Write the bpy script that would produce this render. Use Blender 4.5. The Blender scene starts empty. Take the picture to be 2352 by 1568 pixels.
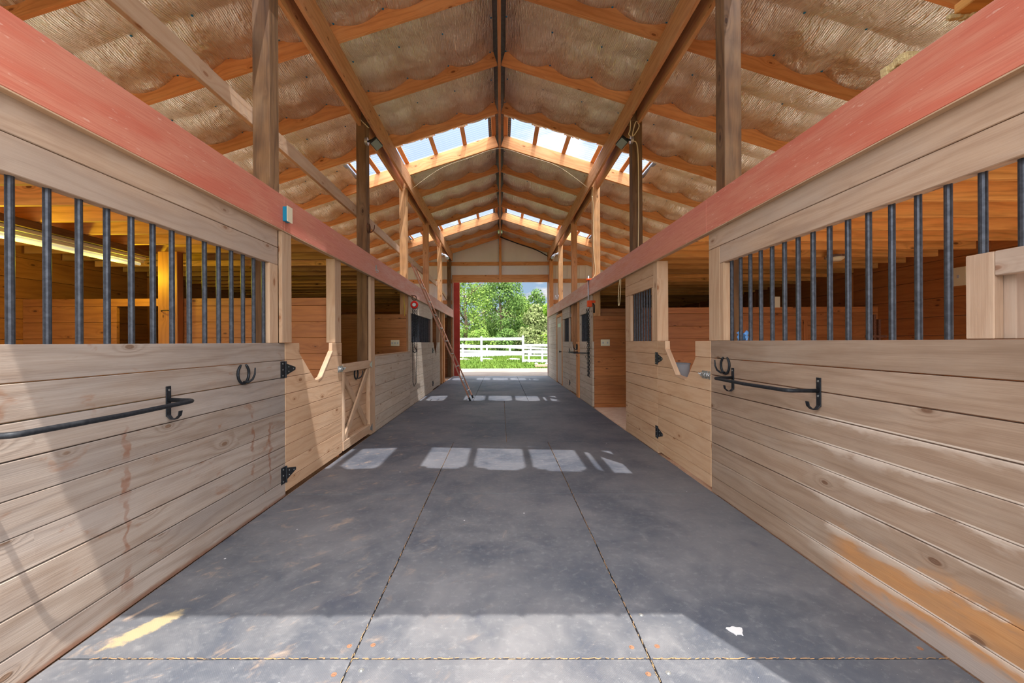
import bpy, math, random
from mathutils import Vector, Matrix, noise as mnoise
random.seed(7)
S = bpy.context.scene
COL = S.collection
# ------------------------------------------------------------------ camera
cd = bpy.data.cameras.new('camera'); cam = bpy.data.objects.new('camera', cd); COL.objects.link(cam)
cd.sensor_width = 36.0; cd.lens = 36.0 * 938 / 2352
cd.shift_x = 26 / 2352; cd.shift_y = 1 / 2352; cd.clip_start = 0.05; cd.clip_end = 400
CH = 1.3
cam.location = (0, 0, CH)
cam.matrix_world = Matrix.Translation((0, 0, CH)) @ Matrix.Rotation(math.pi / 2, 4, 'X') @ Matrix.Rotation(-0.005, 4, 'Z')
S.camera = cam
S.view_settings.view_transform = 'Standard'; S.view_settings.look = 'None'
S.view_settings.gamma = 1; S.view_settings.use_curve_mapping = False
S.view_settings.exposure = 0.22

# ------------------------------------------------------------------ node helper
class NT:
    def __init__(s, tree):
        s.t = tree; tree.nodes.clear()
    def n(s, typ, **kw):
        nd = s.t.nodes.new(typ)
        for k, v in kw.items():
            if k.startswith('i_'):
                key = k[2:]; key = int(key) if key.isdigit() else key
                s.set(nd, key, v)
            else: setattr(nd, k, v)
        return nd
    def set(s, nd, key, v):
        inp = nd.inputs[key]
        if isinstance(v, bpy.types.NodeSocket): s.t.links.new(v, inp)
        elif isinstance(v, (tuple, list)):
            v = tuple(v)
            try: inp.default_value = v
            except Exception: inp.default_value = v + (1,)
        else: inp.default_value = v
    def m(s, op, a, b=0.0, c=0.0, clamp=False):
        nd = s.t.nodes.new('ShaderNodeMath'); nd.operation = op; nd.use_clamp = clamp
        s.set(nd, 0, a); s.set(nd, 1, b); s.set(nd, 2, c); return nd.outputs[0]
    def mix(s, f, a, b, mode='MIX'):
        nd = s.t.nodes.new('ShaderNodeMix'); nd.data_type = 'RGBA'; nd.blend_type = mode
        s.set(nd, 0, f); s.set(nd, 6, c4(a)); s.set(nd, 7, c4(b)); return nd.outputs[2]
    def comb(s, x, y, z):
        nd = s.t.nodes.new('ShaderNodeCombineXYZ'); s.set(nd, 0, x); s.set(nd, 1, y); s.set(nd, 2, z); return nd.outputs[0]
    def sep(s, v):
        nd = s.t.nodes.new('ShaderNodeSeparateXYZ'); s.set(nd, 0, v); return nd.outputs
    def noise(s, vec, scale, detail=3, rough=.55, dist=0.0):
        nd = s.t.nodes.new('ShaderNodeTexNoise'); s.set(nd, 'Vector', vec); s.set(nd, 'Scale', scale)
        s.set(nd, 'Detail', detail); s.set(nd, 'Roughness', rough); s.set(nd, 'Distortion', dist); return nd.outputs[0]
    def ss(s, x, a, b):
        nd = s.t.nodes.new('ShaderNodeMapRange'); nd.interpolation_type = 'SMOOTHSTEP'
        s.set(nd, 0, x); s.set(nd, 1, a); s.set(nd, 2, b); return nd.outputs[0]
    def bump(s, h, strength, dist, normal=None):
        nd = s.t.nodes.new('ShaderNodeBump'); s.set(nd, 'Height', h); s.set(nd, 'Strength', strength); s.set(nd, 'Distance', dist)
        if normal is not None: s.set(nd, 'Normal', normal)
        return nd.outputs[0]
def c4(c):
    return c if isinstance(c, bpy.types.NodeSocket) else (tuple(c) + (1,) if len(c) == 3 else tuple(c))
def srgb(r, g, b):
    f = lambda c: (c / 255 / 12.92) if c <= 10 else (((c / 255) + .055) / 1.055) ** 2.4
    return (f(r), f(g), f(b))
def new_mat(name):
    m = bpy.data.materials.new(name); m.use_nodes = True; return m, NT(m.node_tree)
def finish(N, color, rough=.7, metal=0.0, normal=None, spec=.3, **kw):
    p = N.n('ShaderNodeBsdfPrincipled'); N.set(p, 'Base Color', c4(color)); N.set(p, 'Roughness', rough); N.set(p, 'Metallic', metal)
    N.set(p, 'Specular IOR Level', spec)
    if normal is not None: N.set(p, 'Normal', normal)
    for k, v in kw.items(): N.set(p, k, v)
    o = N.n('ShaderNodeOutputMaterial'); N.t.links.new(p.outputs[0], o.inputs[0]); return p

# ------------------------------------------------------------------ world: summer sky, brightest overhead and around the sun behind the camera
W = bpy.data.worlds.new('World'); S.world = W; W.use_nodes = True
N = NT(W.node_tree)
tc = N.n('ShaderNodeTexCoord').outputs['Generated']
dx, dy, dz = N.sep(tc)
up = N.m('MAXIMUM', dz, 0.0)
blue = N.mix(N.ss(up, 0.0, .45), srgb(176, 202, 226), srgb(120, 160, 215))
cv = N.n('ShaderNodeVectorMath', operation='DIVIDE'); N.set(cv, 0, tc); N.set(cv, 1, N.comb(N.m('ADD', up, .25), N.m('ADD', up, .25), N.m('ADD', up, .25)))
cl = N.noise(cv.outputs[0], 3.1, 7, .58, .3)
cloud = N.ss(cl, .47, .60)
csh = N.noise(cv.outputs[0], 6.0, 5, .6)
ccol = N.mix(N.ss(csh, .35, .62), srgb(176, 184, 200), srgb(246, 246, 246))
sky = N.mix(cloud, blue, ccol)
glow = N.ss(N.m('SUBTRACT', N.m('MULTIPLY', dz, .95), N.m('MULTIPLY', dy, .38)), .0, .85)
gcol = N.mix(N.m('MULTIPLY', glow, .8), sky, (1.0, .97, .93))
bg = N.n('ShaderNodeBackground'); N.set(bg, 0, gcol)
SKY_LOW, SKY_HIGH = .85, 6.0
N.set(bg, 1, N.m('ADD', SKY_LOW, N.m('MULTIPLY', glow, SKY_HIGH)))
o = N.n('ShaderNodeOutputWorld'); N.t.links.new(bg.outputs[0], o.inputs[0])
# ------------------------------------------------------------------ sun
sl = bpy.data.lights.new('sun', 'SUN'); sun = bpy.data.objects.new('sun', sl); COL.objects.link(sun)
sl.energy = 7.0; sl.angle = 0.008; sl.color = (1.0, .95, .87)
sun.rotation_euler = Vector((-.195, .324, -1)).to_track_quat('-Z', 'Y').to_euler(); sun.location = (6, -10, 30)

# ------------------------------------------------------------------ mesh builder
def wloc(o):
    v = Vector((0, 0, 0))
    while o is not None: v += o.location; o = o.parent
    return v
def tag(o, label=None, cat=None, group=None, kind=None):
    if label: o['label'] = label
    if cat: o['category'] = cat
    if group: o['group'] = group
    if kind: o['kind'] = kind
    return o
class M:
    def __init__(s): s.v = []; s.f = []; s.uv = []; s.r = []
    def face(s, idx, uvs=None, r=0.0):
        s.f.append(tuple(idx)); s.uv.extend(uvs if uvs else [(0, 0)] * len(idx)); s.r.append(r)
    def obox(s, c, ax, ay, az, r=None, ou=None, ov=None):
        """oriented box: half vectors; ax is the grain direction"""
        c = Vector(c); ax = Vector(ax); ay = Vector(ay); az = Vector(az)
        if ax.cross(ay).dot(az) < 0: az = -az
        r = random.random() if r is None else r
        ou = random.uniform(0, 50) if ou is None else ou; ov = random.uniform(0, 50) if ov is None else ov
        b = len(s.v); sg = [(-1, -1, -1), (1, -1, -1), (1, 1, -1), (-1, 1, -1), (-1, -1, 1), (1, -1, 1), (1, 1, 1), (-1, 1, 1)]
        for i, j, k in sg: s.v.append(tuple(c + ax * i + ay * j + az * k))
        lx, ly, lz = ax.length, ay.length, az.length
        for q, ty in (((0, 3, 2, 1), 'z'), ((4, 5, 6, 7), 'z'), ((0, 1, 5, 4), 'y'), ((2, 3, 7, 6), 'y'), ((1, 2, 6, 5), 'x'), ((3, 0, 4, 7), 'x')):
            u = []
            for t in q:
                i, j, k = sg[t]
                if ty == 'z': u.append((ou + i * lx, ov + j * ly))
                elif ty == 'y': u.append((ou + i * lx, ov + k * lz + ly + lz))
                else: u.append((ou + j * ly, ov + k * lz))
            s.face([b + t for t in q], u, r)
    def box(s, x0, x1, y0, y1, z0, z1, g='y', **k):
        c = ((x0 + x1) / 2, (y0 + y1) / 2, (z0 + z1) / 2); hx, hy, hz = abs(x1 - x0) / 2, abs(y1 - y0) / 2, abs(z1 - z0) / 2
        a = {'x': ((hx, 0, 0), (0, hy, 0), (0, 0, hz)), 'y': ((0, hy, 0), (0, 0, hz), (hx, 0, 0)), 'z': ((0, 0, hz), (0, hy, 0), (hx, 0, 0))}[g]
        s.obox(c, *a, **k); return s
    def board(s, a, b, w, t, wdir, **k):
        a = Vector(a); b = Vector(b); L = (b - a) / 2; d = L.normalized(); w_ = Vector(wdir); w_ = (w_ - d * w_.dot(d)).normalized(); t_ = d.cross(w_)
        s.obox((a + b) / 2, L, w_ * w / 2, t_ * t / 2, **k); return s
    def prism(s, poly, axis, a0, a1, r=None, ou=None, ov=None):
        """extrude polygon given as list of (p,q) along axis ('x': p=y,q=z ; 'y': p=x,q=z ; 'z': p=x,q=y)"""
        r = random.random() if r is None else r
        ou = random.uniform(0, 50) if ou is None else ou; ov = random.uniform(0, 50) if ov is None else ov
        def P(p, q, a): return {'x': (a, p, q), 'y': (p, a, q), 'z': (p, q, a)}[axis]
        n = len(poly); b = len(s.v)
        for a in (a0, a1):
            for p, q in poly: s.v.append(P(p, q, a))
        s.face([b + i for i in range(n)], [(ou + p, ov + q) for p, q in poly], r)
        s.face([b + n + i for i in reversed(range(n))], [(ou + p, ov + q) for p, q in reversed(poly)], r)
        t = abs(a1 - a0)
        for i in range(n):
            j = (i + 1) % n; L = math.dist(poly[i], poly[j])
            s.face([b + i, b + n + i, b + n + j, b + j], [(ou, ov), (ou, ov + t), (ou + L, ov + t), (ou + L, ov)], r)
        return s
    def tube(s, pts, rad, n=8, closed=False, cap=True, r=None):
        pts = [Vector(p) for p in pts]; r = random.random() if r is None else r
        rads = rad if isinstance(rad, (list, tuple)) else [rad] * len(pts)
        b = len(s.v); m = len(pts); ref = None
        for i, p in enumerate(pts):
            if closed: d = pts[(i + 1) % m] - pts[i - 1]
            else: d = pts[min(i + 1, m - 1)] - pts[max(i - 1, 0)]
            d = d.normalized() if d.length > 1e-9 else Vector((0, 0, 1))
            if ref is None: ref = Vector((0, 0, 1)) if abs(d.z) < .9 else Vector((1, 0, 0))
            u = (ref - d * ref.dot(d)); u = u.normalized() if u.length > 1e-6 else d.orthogonal().normalized(); w = d.cross(u); ref = u
            for k in range(n):
                a = 2 * math.pi * k / n; s.v.append(tuple(p + (u * math.cos(a) + w * math.sin(a)) * rads[i]))
        for i in range(m if closed else m - 1):
            j = (i + 1) % m
            for k in range(n):
                l = (k + 1) % n; s.face([b + i * n + k, b + i * n + l, b + j * n + l, b + j * n + k], [(i * .1, k * .02)] * 4, r)
        if cap and not closed:
            s.face([b + k for k in reversed(range(n))], None, r); s.face([b + (m - 1) * n + k for k in range(n)], None, r)
        return s
    def torus(s, c, R, rr, normal, n=20, k=6, arc=(0, 2 * math.pi), up=None):
        c = Vector(c); nn = Vector(normal).normalized(); u = nn.orthogonal().normalized() if up is None else Vector(up).normalized(); w = nn.cross(u)
        full = abs(arc[1] - arc[0] - 2 * math.pi) < 1e-6
        pts = [c + (u * math.cos(a) + w * math.sin(a)) * R for a in [arc[0] + (arc[1] - arc[0]) * i / (n if full else n - 1) for i in range(n)]]
        s.tube(pts, rr, k, closed=full); return s
    def build(s, name, mat, parent=None, bevel=0.0, smooth=False, loc=None):
        if parent is None:
            if loc is None:
                xs = [v[0] for v in s.v]; ys = [v[1] for v in s.v]; zs = [v[2] for v in s.v]
                loc = ((min(xs) + max(xs)) / 2, (min(ys) + max(ys)) / 2, min(zs))
            off = Vector(loc)
        else: off = wloc(parent)
        me = bpy.data.meshes.new(name)
        ox, oy, oz = off
        me.from_pydata([(v[0] - ox, v[1] - oy, v[2] - oz) for v in s.v], [], s.f)
        uv = me.uv_layers.new(name='UVMap'); flat = [c for t in s.uv for c in t]; uv.data.foreach_set('uv', flat)
        at = me.attributes.new('rnd', 'FLOAT', 'FACE'); at.data.foreach_set('value', s.r)
        me.materials.append(mat); me.update()
        if smooth: me.shade_smooth()
        ob = bpy.data.objects.new(name, me); COL.objects.link(ob)
        if parent is None: ob.location = loc
        else: ob.parent = parent
        if bevel:
            bv = ob.modifiers.new('bevel', 'BEVEL'); bv.width = bevel; bv.segments = 1; bv.limit_method = 'ANGLE'; bv.angle_limit = .6
        return ob
def thing(name, label, cat, loc, group=None):
    o = bpy.data.objects.new(name, None); o.empty_display_size = .1; COL.objects.link(o); o.location = loc
    return tag(o, label, cat, group)
def struct(o): o['kind'] = 'structure'; return o
def icyl(m, c, axis, r, h, n=12, r2=None):
    c = Vector(c); a = Vector(axis).normalized() * h
    m.tube([c, c + a], [r, r if r2 is None else r2], n); return m

# ------------------------------------------------------------------ materials
def wood(name, base, dark, light, knot=srgb(70, 38, 18), contrast=.5, kscale=1.0, stain=None, rough=.75, tone=.35, extra=None, ring=85.0, mott=0.35, spec=.25, grey=None):
    m, N = new_mat(name)
    uv = N.n('ShaderNodeUVMap', uv_map='UVMap').outputs[0]
    u, v, _ = N.sep(uv)
    rnd = N.n('ShaderNodeAttribute', attribute_name='rnd').outputs['Fac']
    # knots
    kv = N.comb(N.m('MULTIPLY', u, 2.1 * kscale), N.m('MULTIPLY', v, 4.6 * kscale), rnd)
    vo = N.n('ShaderNodeTexVoronoi', voronoi_dimensions='2D'); N.set(vo, 'Vector', kv); N.set(vo, 'Scale', 1.0); N.set(vo, 'Randomness', .9)
    d = vo.outputs['Distance']; kr = N.sep(vo.outputs['Color'])[0]
    on = N.ss(kr, .60, .66)
    size = N.m('ADD', -.02, N.m('MULTIPLY', kr, .085))
    near = N.m('MULTIPLY', on, N.m('POWER', 2.718, N.m('MULTIPLY', d, -9.0)))
    warp = N.noise(N.comb(N.m('MULTIPLY', u, .9), N.m('MULTIPLY', v, 5.0), N.m('MULTIPLY', rnd, 40)), 1.0, 3, .5)
    ph = N.m('ADD', N.m('MULTIPLY', v, ring), N.m('ADD', N.m('MULTIPLY', warp, 26.0), N.m('MULTIPLY', near, 22.0)))
    rg = N.m('ADD', .5, N.m('MULTIPLY', N.m('SINE', ph), .5)); rg = N.m('POWER', rg, 2.2)
    fine = N.noise(N.comb(N.m('MULTIPLY', u, 4.0), N.m('MULTIPLY', v, 190.0), rnd), 1.0, 3, .65)
    blot = N.noise(N.comb(N.m('MULTIPLY', u, 1.6), N.m('MULTIPLY', v, 5.0), N.m('MULTIPLY', rnd, 33)), 1.0, 5, .6)
    g = N.m('ADD', N.m('MULTIPLY', rg, .5), N.m('MULTIPLY', N.ss(fine, .3, .75), .5))
    col = N.mix(N.m('MULTIPLY', g, contrast), base, dark)
    col = N.mix(N.m('MULTIPLY', N.ss(blot, .45, .75), mott), col, light)
    col = N.mix(N.m('MULTIPLY', N.ss(blot, .5, .25), mott), col, dark)
    if grey is not None:
        gb = N.noise(N.comb(N.m('MULTIPLY', u, .7), N.m('MULTIPLY', v, 2.0), N.m('MULTIPLY', rnd, 13)), 1.0, 4, .6)
        col = N.mix(N.m('MULTIPLY', N.ss(gb, .4, .65), grey[1]), col, grey[0])
    tn = N.m('ADD', 1 - tone / 2, N.m('MULTIPLY', rnd, tone))
    col = N.mix(1.0, col, N.comb(tn, tn, tn), 'MULTIPLY')
    if stain is not None:
        P = N.n('ShaderNodeNewGeometry').outputs['Position']
        col = stain(N, col, P, u, v, rnd)
    km = N.m('MULTIPLY', on, N.ss(N.m('SUBTRACT', d, size), .012, -.012))
    col = N.mix(N.m('MULTIPLY', km, .8), col, knot)
    hal = N.m('MULTIPLY', on, N.ss(N.m('SUBTRACT', d, size), .09, .0))
    col = N.mix(N.m('MULTIPLY', hal, .3), col, dark)
    h = N.m('ADD', N.m('MULTIPLY', fine, .6), N.m('ADD', N.m('MULTIPLY', rg, .4), N.m('MULTIPLY', km, .6)))
    nb = N.bump(h, .35, .004)
    finish(N, col, rough, 0, nb, spec)
    return m
def stain_left(N, col, P, u, v, rnd):
    x, y, z = N.sep(P)
    q = N.noise(N.comb(N.m('MULTIPLY', y, 5.0), N.m('MULTIPLY', z, 9.0), 3.0), 1.0, 4, .6, .6)
    col = N.mix(N.m('MULTIPLY', N.ss(q, .60, .72), .45), col, srgb(128, 78, 44))
    w = N.noise(N.comb(N.m('MULTIPLY', y, 16.0), N.m('MULTIPLY', z, 16.0), 8.0), 1.0, 2, .5)
    # two wandering brown drips
    for yc, z0, z1 in ((3.02, .25, .82), (3.24, .18, .78), (2.0, .1, .95)):
        dd = N.m('ABSOLUTE', N.m('SUBTRACT', y, N.m('ADD', yc, N.m('MULTIPLY', N.m('SUBTRACT', w, .5), .13))))
        k = N.m('MULTIPLY', N.ss(dd, .022, .006), N.m('MULTIPLY', N.ss(z, z0 - .05, z0 + .05), N.ss(z, z1, z1 - .08)))
        br = N.ss(N.noise(N.comb(y, N.m('MULTIPLY', z, 6.0), 1.0), 1.0, 2), .4, .55)
        col = N.mix(N.m('MULTIPLY', N.m('MULTIPLY', k, br), .55), col, srgb(120, 66, 34))
    base = N.ss(N.m('ADD', z, N.m('MULTIPLY', q, .04)), .055, .03)
    col = N.mix(N.m('MULTIPLY', base, .7), col, srgb(110, 62, 34))
    return col
def stain_right(N, col, P, u, v, rnd):
    x, y, z = N.sep(P)
    q = N.noise(N.comb(N.m('MULTIPLY', y, 1.6), N.m('MULTIPLY', z, 5.0), 2.0), 1.0, 5, .62, .5)
    q2 = N.noise(N.comb(N.m('MULTIPLY', y, 9.0), N.m('MULTIPLY', z, 26.0), 2.0), 1.0, 4, .6, .5)
    # bare orange timber low down at the near end
    edge = N.m('ADD', N.m('ADD', z, N.m('MULTIPLY', N.m('SUBTRACT', q, .5), .35)), N.m('MULTIPLY', N.m('SUBTRACT', q2, .5), .16))
    orange = N.m('MULTIPLY', N.ss(edge, .33, .21), N.m('MULTIPLY', N.ss(y, 2.32, 2.12), N.ss(edge, .03, .09)))
    col = N.mix(N.m('MULTIPLY', orange, .75), col, N.mix(q2, srgb(196, 142, 86), srgb(180, 118, 64)))
    grime = N.m('MULTIPLY', N.ss(q, .42, .6), .25)
    col = N.mix(grime, col, srgb(128, 106, 88))
    # pale band under each plank joint
    zz = N.m('FRACT', N.m('DIVIDE', N.m('SUBTRACT', 1.31, z), .1455))
    wid = N.m('MULTIPLY', N.ss(q, .38, .62), .5)
    pale = N.m('MULTIPLY', N.ss(zz, N.m('ADD', wid, .12), 0.0), N.m('MULTIPLY', N.ss(y, 2.75, 2.2), N.m('MULTIPLY', N.ss(z, 1.03, .9), N.ss(q, .36, .46))))
    col = N.mix(N.m('MULTIPLY', pale, .8), col, srgb(206, 190, 174))
    base = N.m('MULTIPLY', N.ss(z, .12, .05), N.ss(y, 2.4, 1.6))
    return N.mix(N.m('MULTIPLY', base, .4), col, srgb(168, 162, 160))
MAT = {}
MAT['left_planks'] = wood('weathered_planks', srgb(159, 144, 131), srgb(121, 99, 82), srgb(173, 163, 153), knot=srgb(105, 75, 53), stain=stain_left, tone=.16, contrast=.75, grey=(srgb(141, 132, 126), .55))
MAT['right_planks'] = wood('mixed_planks', srgb(157, 134, 114), srgb(119, 92, 72), srgb(169, 154, 139), knot=srgb(97, 64, 44), stain=stain_right, tone=.16, contrast=.55)
MAT['door_planks'] = wood('pine_door_planks', srgb(200, 164, 130), srgb(166, 123, 87), srgb(211, 182, 152), knot=srgb(125, 78, 47), tone=.12, contrast=.4)
MAT['far_planks'] = wood('pale_washed_planks', srgb(201, 186, 166), srgb(163, 135, 110), srgb(210, 201, 188), knot=srgb(126, 86, 59), tone=.16, contrast=.45)
MAT['trim'] = wood('pine_trim', srgb(197, 165, 134), srgb(163, 121, 88), srgb(207, 183, 157), knot=srgb(135, 81, 44), tone=.14, contrast=.45)
MAT['rail'] = wood('greyed_rail', srgb(188, 160, 135), srgb(144, 109, 84), srgb(193, 178, 164), knot=srgb(126, 86, 63), tone=.12, contrast=.5, grey=(srgb(162, 148, 137), .5))
MAT['rafter'] = wood('rafter_wood', srgb(222, 158, 100), srgb(170, 102, 54), srgb(234, 184, 132), knot=srgb(84, 40, 16), tone=.3, contrast=.6)
MAT['beam'] = wood('beam_wood', srgb(208, 152, 106), srgb(158, 102, 62), srgb(220, 178, 138), knot=srgb(90, 48, 22), tone=.2, contrast=.6)
MAT['post'] = wood('post_wood', srgb(128, 94, 62), srgb(78, 54, 34), srgb(154, 128, 100), knot=srgb(60, 36, 20), tone=.25, contrast=.85, ring=60)
MAT['palepost'] = wood('pale_post_wood', srgb(204, 156, 108), srgb(150, 100, 58), srgb(216, 180, 140), knot=srgb(90, 52, 26), tone=.2, contrast=.7)
MAT['stall'] = wood('stained_stall_boards', srgb(182, 114, 60), srgb(122, 66, 30), srgb(196, 134, 78), knot=srgb(36, 14, 6), tone=.25, contrast=.5, rough=.5, kscale=1.3, spec=.4)
MAT['joist'] = wood('joist_wood', srgb(228, 168, 94), srgb(149, 94, 45), srgb(240, 187, 115), knot=srgb(64, 33, 14), tone=.75, contrast=.6)

def red_mat():
    m, N = new_mat('faded_red_paint')
    P = N.n('ShaderNodeNewGeometry').outputs['Position']; x, y, z = N.sep(P)
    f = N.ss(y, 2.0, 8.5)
    n1 = N.noise(N.comb(N.m('MULTIPLY', y, 1.5), N.m('MULTIPLY', z, 9.0), x), 1.0, 5, .6)
    gr = N.noise(N.comb(N.m('MULTIPLY', y, 5.0), N.m('MULTIPLY', z, 160.0), x), 1.0, 3, .6)
    sc = N.noise(N.comb(N.m('MULTIPLY', y, 16.0), N.m('MULTIPLY', z, 60.0), x), 1.0, 4, .6)
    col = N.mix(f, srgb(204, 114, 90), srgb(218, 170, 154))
    col = N.mix(N.m('MULTIPLY', N.ss(n1, .38, .62), .75), col, srgb(212, 142, 116))
    col = N.mix(N.m('MULTIPLY', N.ss(gr, .4, .7), .5), col, srgb(188, 98, 78))
    col = N.mix(N.m('MULTIPLY', N.ss(sc, .64, .72), .6), col, srgb(226, 184, 164))
    finish(N, col, .55, 0, N.bump(gr, .2, .003), .35); return m
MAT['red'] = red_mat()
def simple(name, col, rough=.6, metal=0.0, var=0.0, scale=20, spec=.3, bump=0.0):
    m, N = new_mat(name); c = col; nb = None
    P = N.n('ShaderNodeNewGeometry').outputs['Position']; n1 = N.noise(P, scale, 4, .6)
    if var: c = N.mix(N.m('MULTIPLY', N.ss(n1, .35, .7), var), col, tuple(min(1, k * 1.9 + .03) for k in col))
    if bump: nb = N.bump(n1, bump, .01)
    finish(N, c, rough, metal, nb, spec); return m
MAT['bar'] = simple('steel_bars', srgb(60, 62, 68), .42, .6, .5, 40)
MAT['black'] = simple('black_iron', srgb(34, 36, 40), .5, .4, .35, 60)
MAT['ironrust'] = simple('rusty_iron', srgb(100, 66, 48), .7, .4, .6, 80)
MAT['galv'] = simple('galvanised_steel', srgb(176, 178, 176), .4, .85, .3, 50)
MAT['cream'] = simple('cream_plastic', srgb(232, 222, 190), .45)
MAT['blue'] = simple('blue_plastic', srgb(20, 140, 180), .5)
MAT['capblue'] = simple('blue_cap', srgb(30, 120, 165), .5)
MAT['orange'] = simple('orange_paint', srgb(240, 84, 26), .45)
MAT['redgloss'] = simple('red_enamel', srgb(226, 34, 20), .35)
MAT['white'] = simple('white_vinyl', srgb(188, 188, 192), .45, var=.0)
MAT['cord'] = simple('cream_cord', srgb(226, 204, 160), .6)
MAT['yellowcord'] = simple('yellow_cord', srgb(220, 190, 60), .6)
MAT['tan_metal'] = simple('tan_metal_siding', srgb(232, 224, 216), .45, 0, .1, 3)
MAT['ladder'] = simple('weathered_ladder', srgb(170, 122, 100), .5, .1, .5, 30)
MAT['reddoor'] = simple('red_door_paint', srgb(176, 56, 40), .5, 0, .25, 3)
MAT['bucket'] = simple('grey_bucket', srgb(130, 134, 140), .5)
MAT['bluecloth'] = simple('blue_cloth', srgb(90, 140, 200), .9, 0, .5, 40)
MAT['wool'] = simple('glass_wool', srgb(206, 180, 130), .95, 0, .5, 60, bump=.8)
MAT['ridge'] = simple('grey_ridge_cap', srgb(140, 138, 134), .5, .4, .3, 20)
MAT['dark'] = simple('dark_soil', srgb(92, 66, 46), .95, 0, .3, 6)
MAT['sand'] = simple('tan_slab', srgb(214, 178, 150), .85, 0, .2, 8)
MAT['stone'] = simple('pale_stone', srgb(200, 190, 176), .9, 0, .4, 14, bump=.6)
MAT['lens'] = simple('flood_lens', srgb(150, 160, 150), .2, .2)
MAT['chip'] = simple('white_chip', srgb(196, 194, 192), .8)

def foil_mat():
    m, N = new_mat('foil_insulation')
    uv = N.n('ShaderNodeUVMap', uv_map='UVMap').outputs[0]; u, v, _ = N.sep(uv)   # u: along the barn, v: down the slope
    w1 = N.noise(N.comb(N.m('MULTIPLY', u, 2.2), N.m('MULTIPLY', v, 9.0), 1.0), 1.0, 3, .5)
    ribs = N.m('SINE', N.m('ADD', N.m('MULTIPLY', v, 2 * math.pi / .021), N.m('MULTIPLY', w1, 9.0)))
    cr1 = N.noise(N.comb(N.m('MULTIPLY', u, 5.0), N.m('MULTIPLY', v, 38.0), 4.0), 1.0, 4, .6, .5)
    crk = N.m('ABSOLUTE', N.m('SUBTRACT', cr1, .5))
    crk = N.ss(crk, .0, .10)
    big = N.noise(N.comb(N.m('MULTIPLY', u, 3.0), N.m('MULTIPLY', v, 4.5), 7.0), 1.0, 4, .55, .4)
    h = N.m('ADD', N.m('MULTIPLY', ribs, .05), N.m('ADD', N.m('MULTIPLY', crk, .14), N.m('MULTIPLY', big, 2.2)))
    nb = N.bump(h, 1.0, .045)
    dust = N.noise(N.comb(N.m('MULTIPLY', u, 5.0), N.m('MULTIPLY', v, 5.0), 2.0), 1.0, 5, .6)
    col = N.mix(N.ss(dust, .35, .7), srgb(228, 216, 204), srgb(242, 236, 226))
    col = N.mix(N.m('MULTIPLY', N.ss(crk, .5, .0), .35), col, srgb(255, 250, 240))  # glints along the creases painted into the foil colour
    finish(N, col, .30, .78, nb, .5); return m
MAT['foil'] = foil_mat()
def panel_mat():
    m, N = new_mat('clear_corrugated_panel')
    P = N.n('ShaderNodeNewGeometry').outputs['Position']; x, y, z = N.sep(P)
    s = N.m('ADD', .5, N.m('MULTIPLY', N.m('SINE', N.m('MULTIPLY', y, 2 * math.pi / .076)), .5))
    tint = N.mix(s, srgb(206, 216, 238), srgb(240, 244, 252))
    tr = N.n('ShaderNodeBsdfTransparent'); N.set(tr, 0, tint)
    tl = N.n('ShaderNodeBsdfTranslucent'); N.set(tl, 0, c4(srgb(222, 228, 244)))
    mx = N.n('ShaderNodeMixShader'); N.set(mx, 0, .12); N.t.links.new(tr.outputs[0], mx.inputs[1]); N.t.links.new(tl.outputs[0], mx.inputs[2])
    o = N.n('ShaderNodeOutputMaterial'); N.t.links.new(mx.outputs[0], o.inputs[0]); return m
MAT['panel'] = panel_mat()
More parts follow.
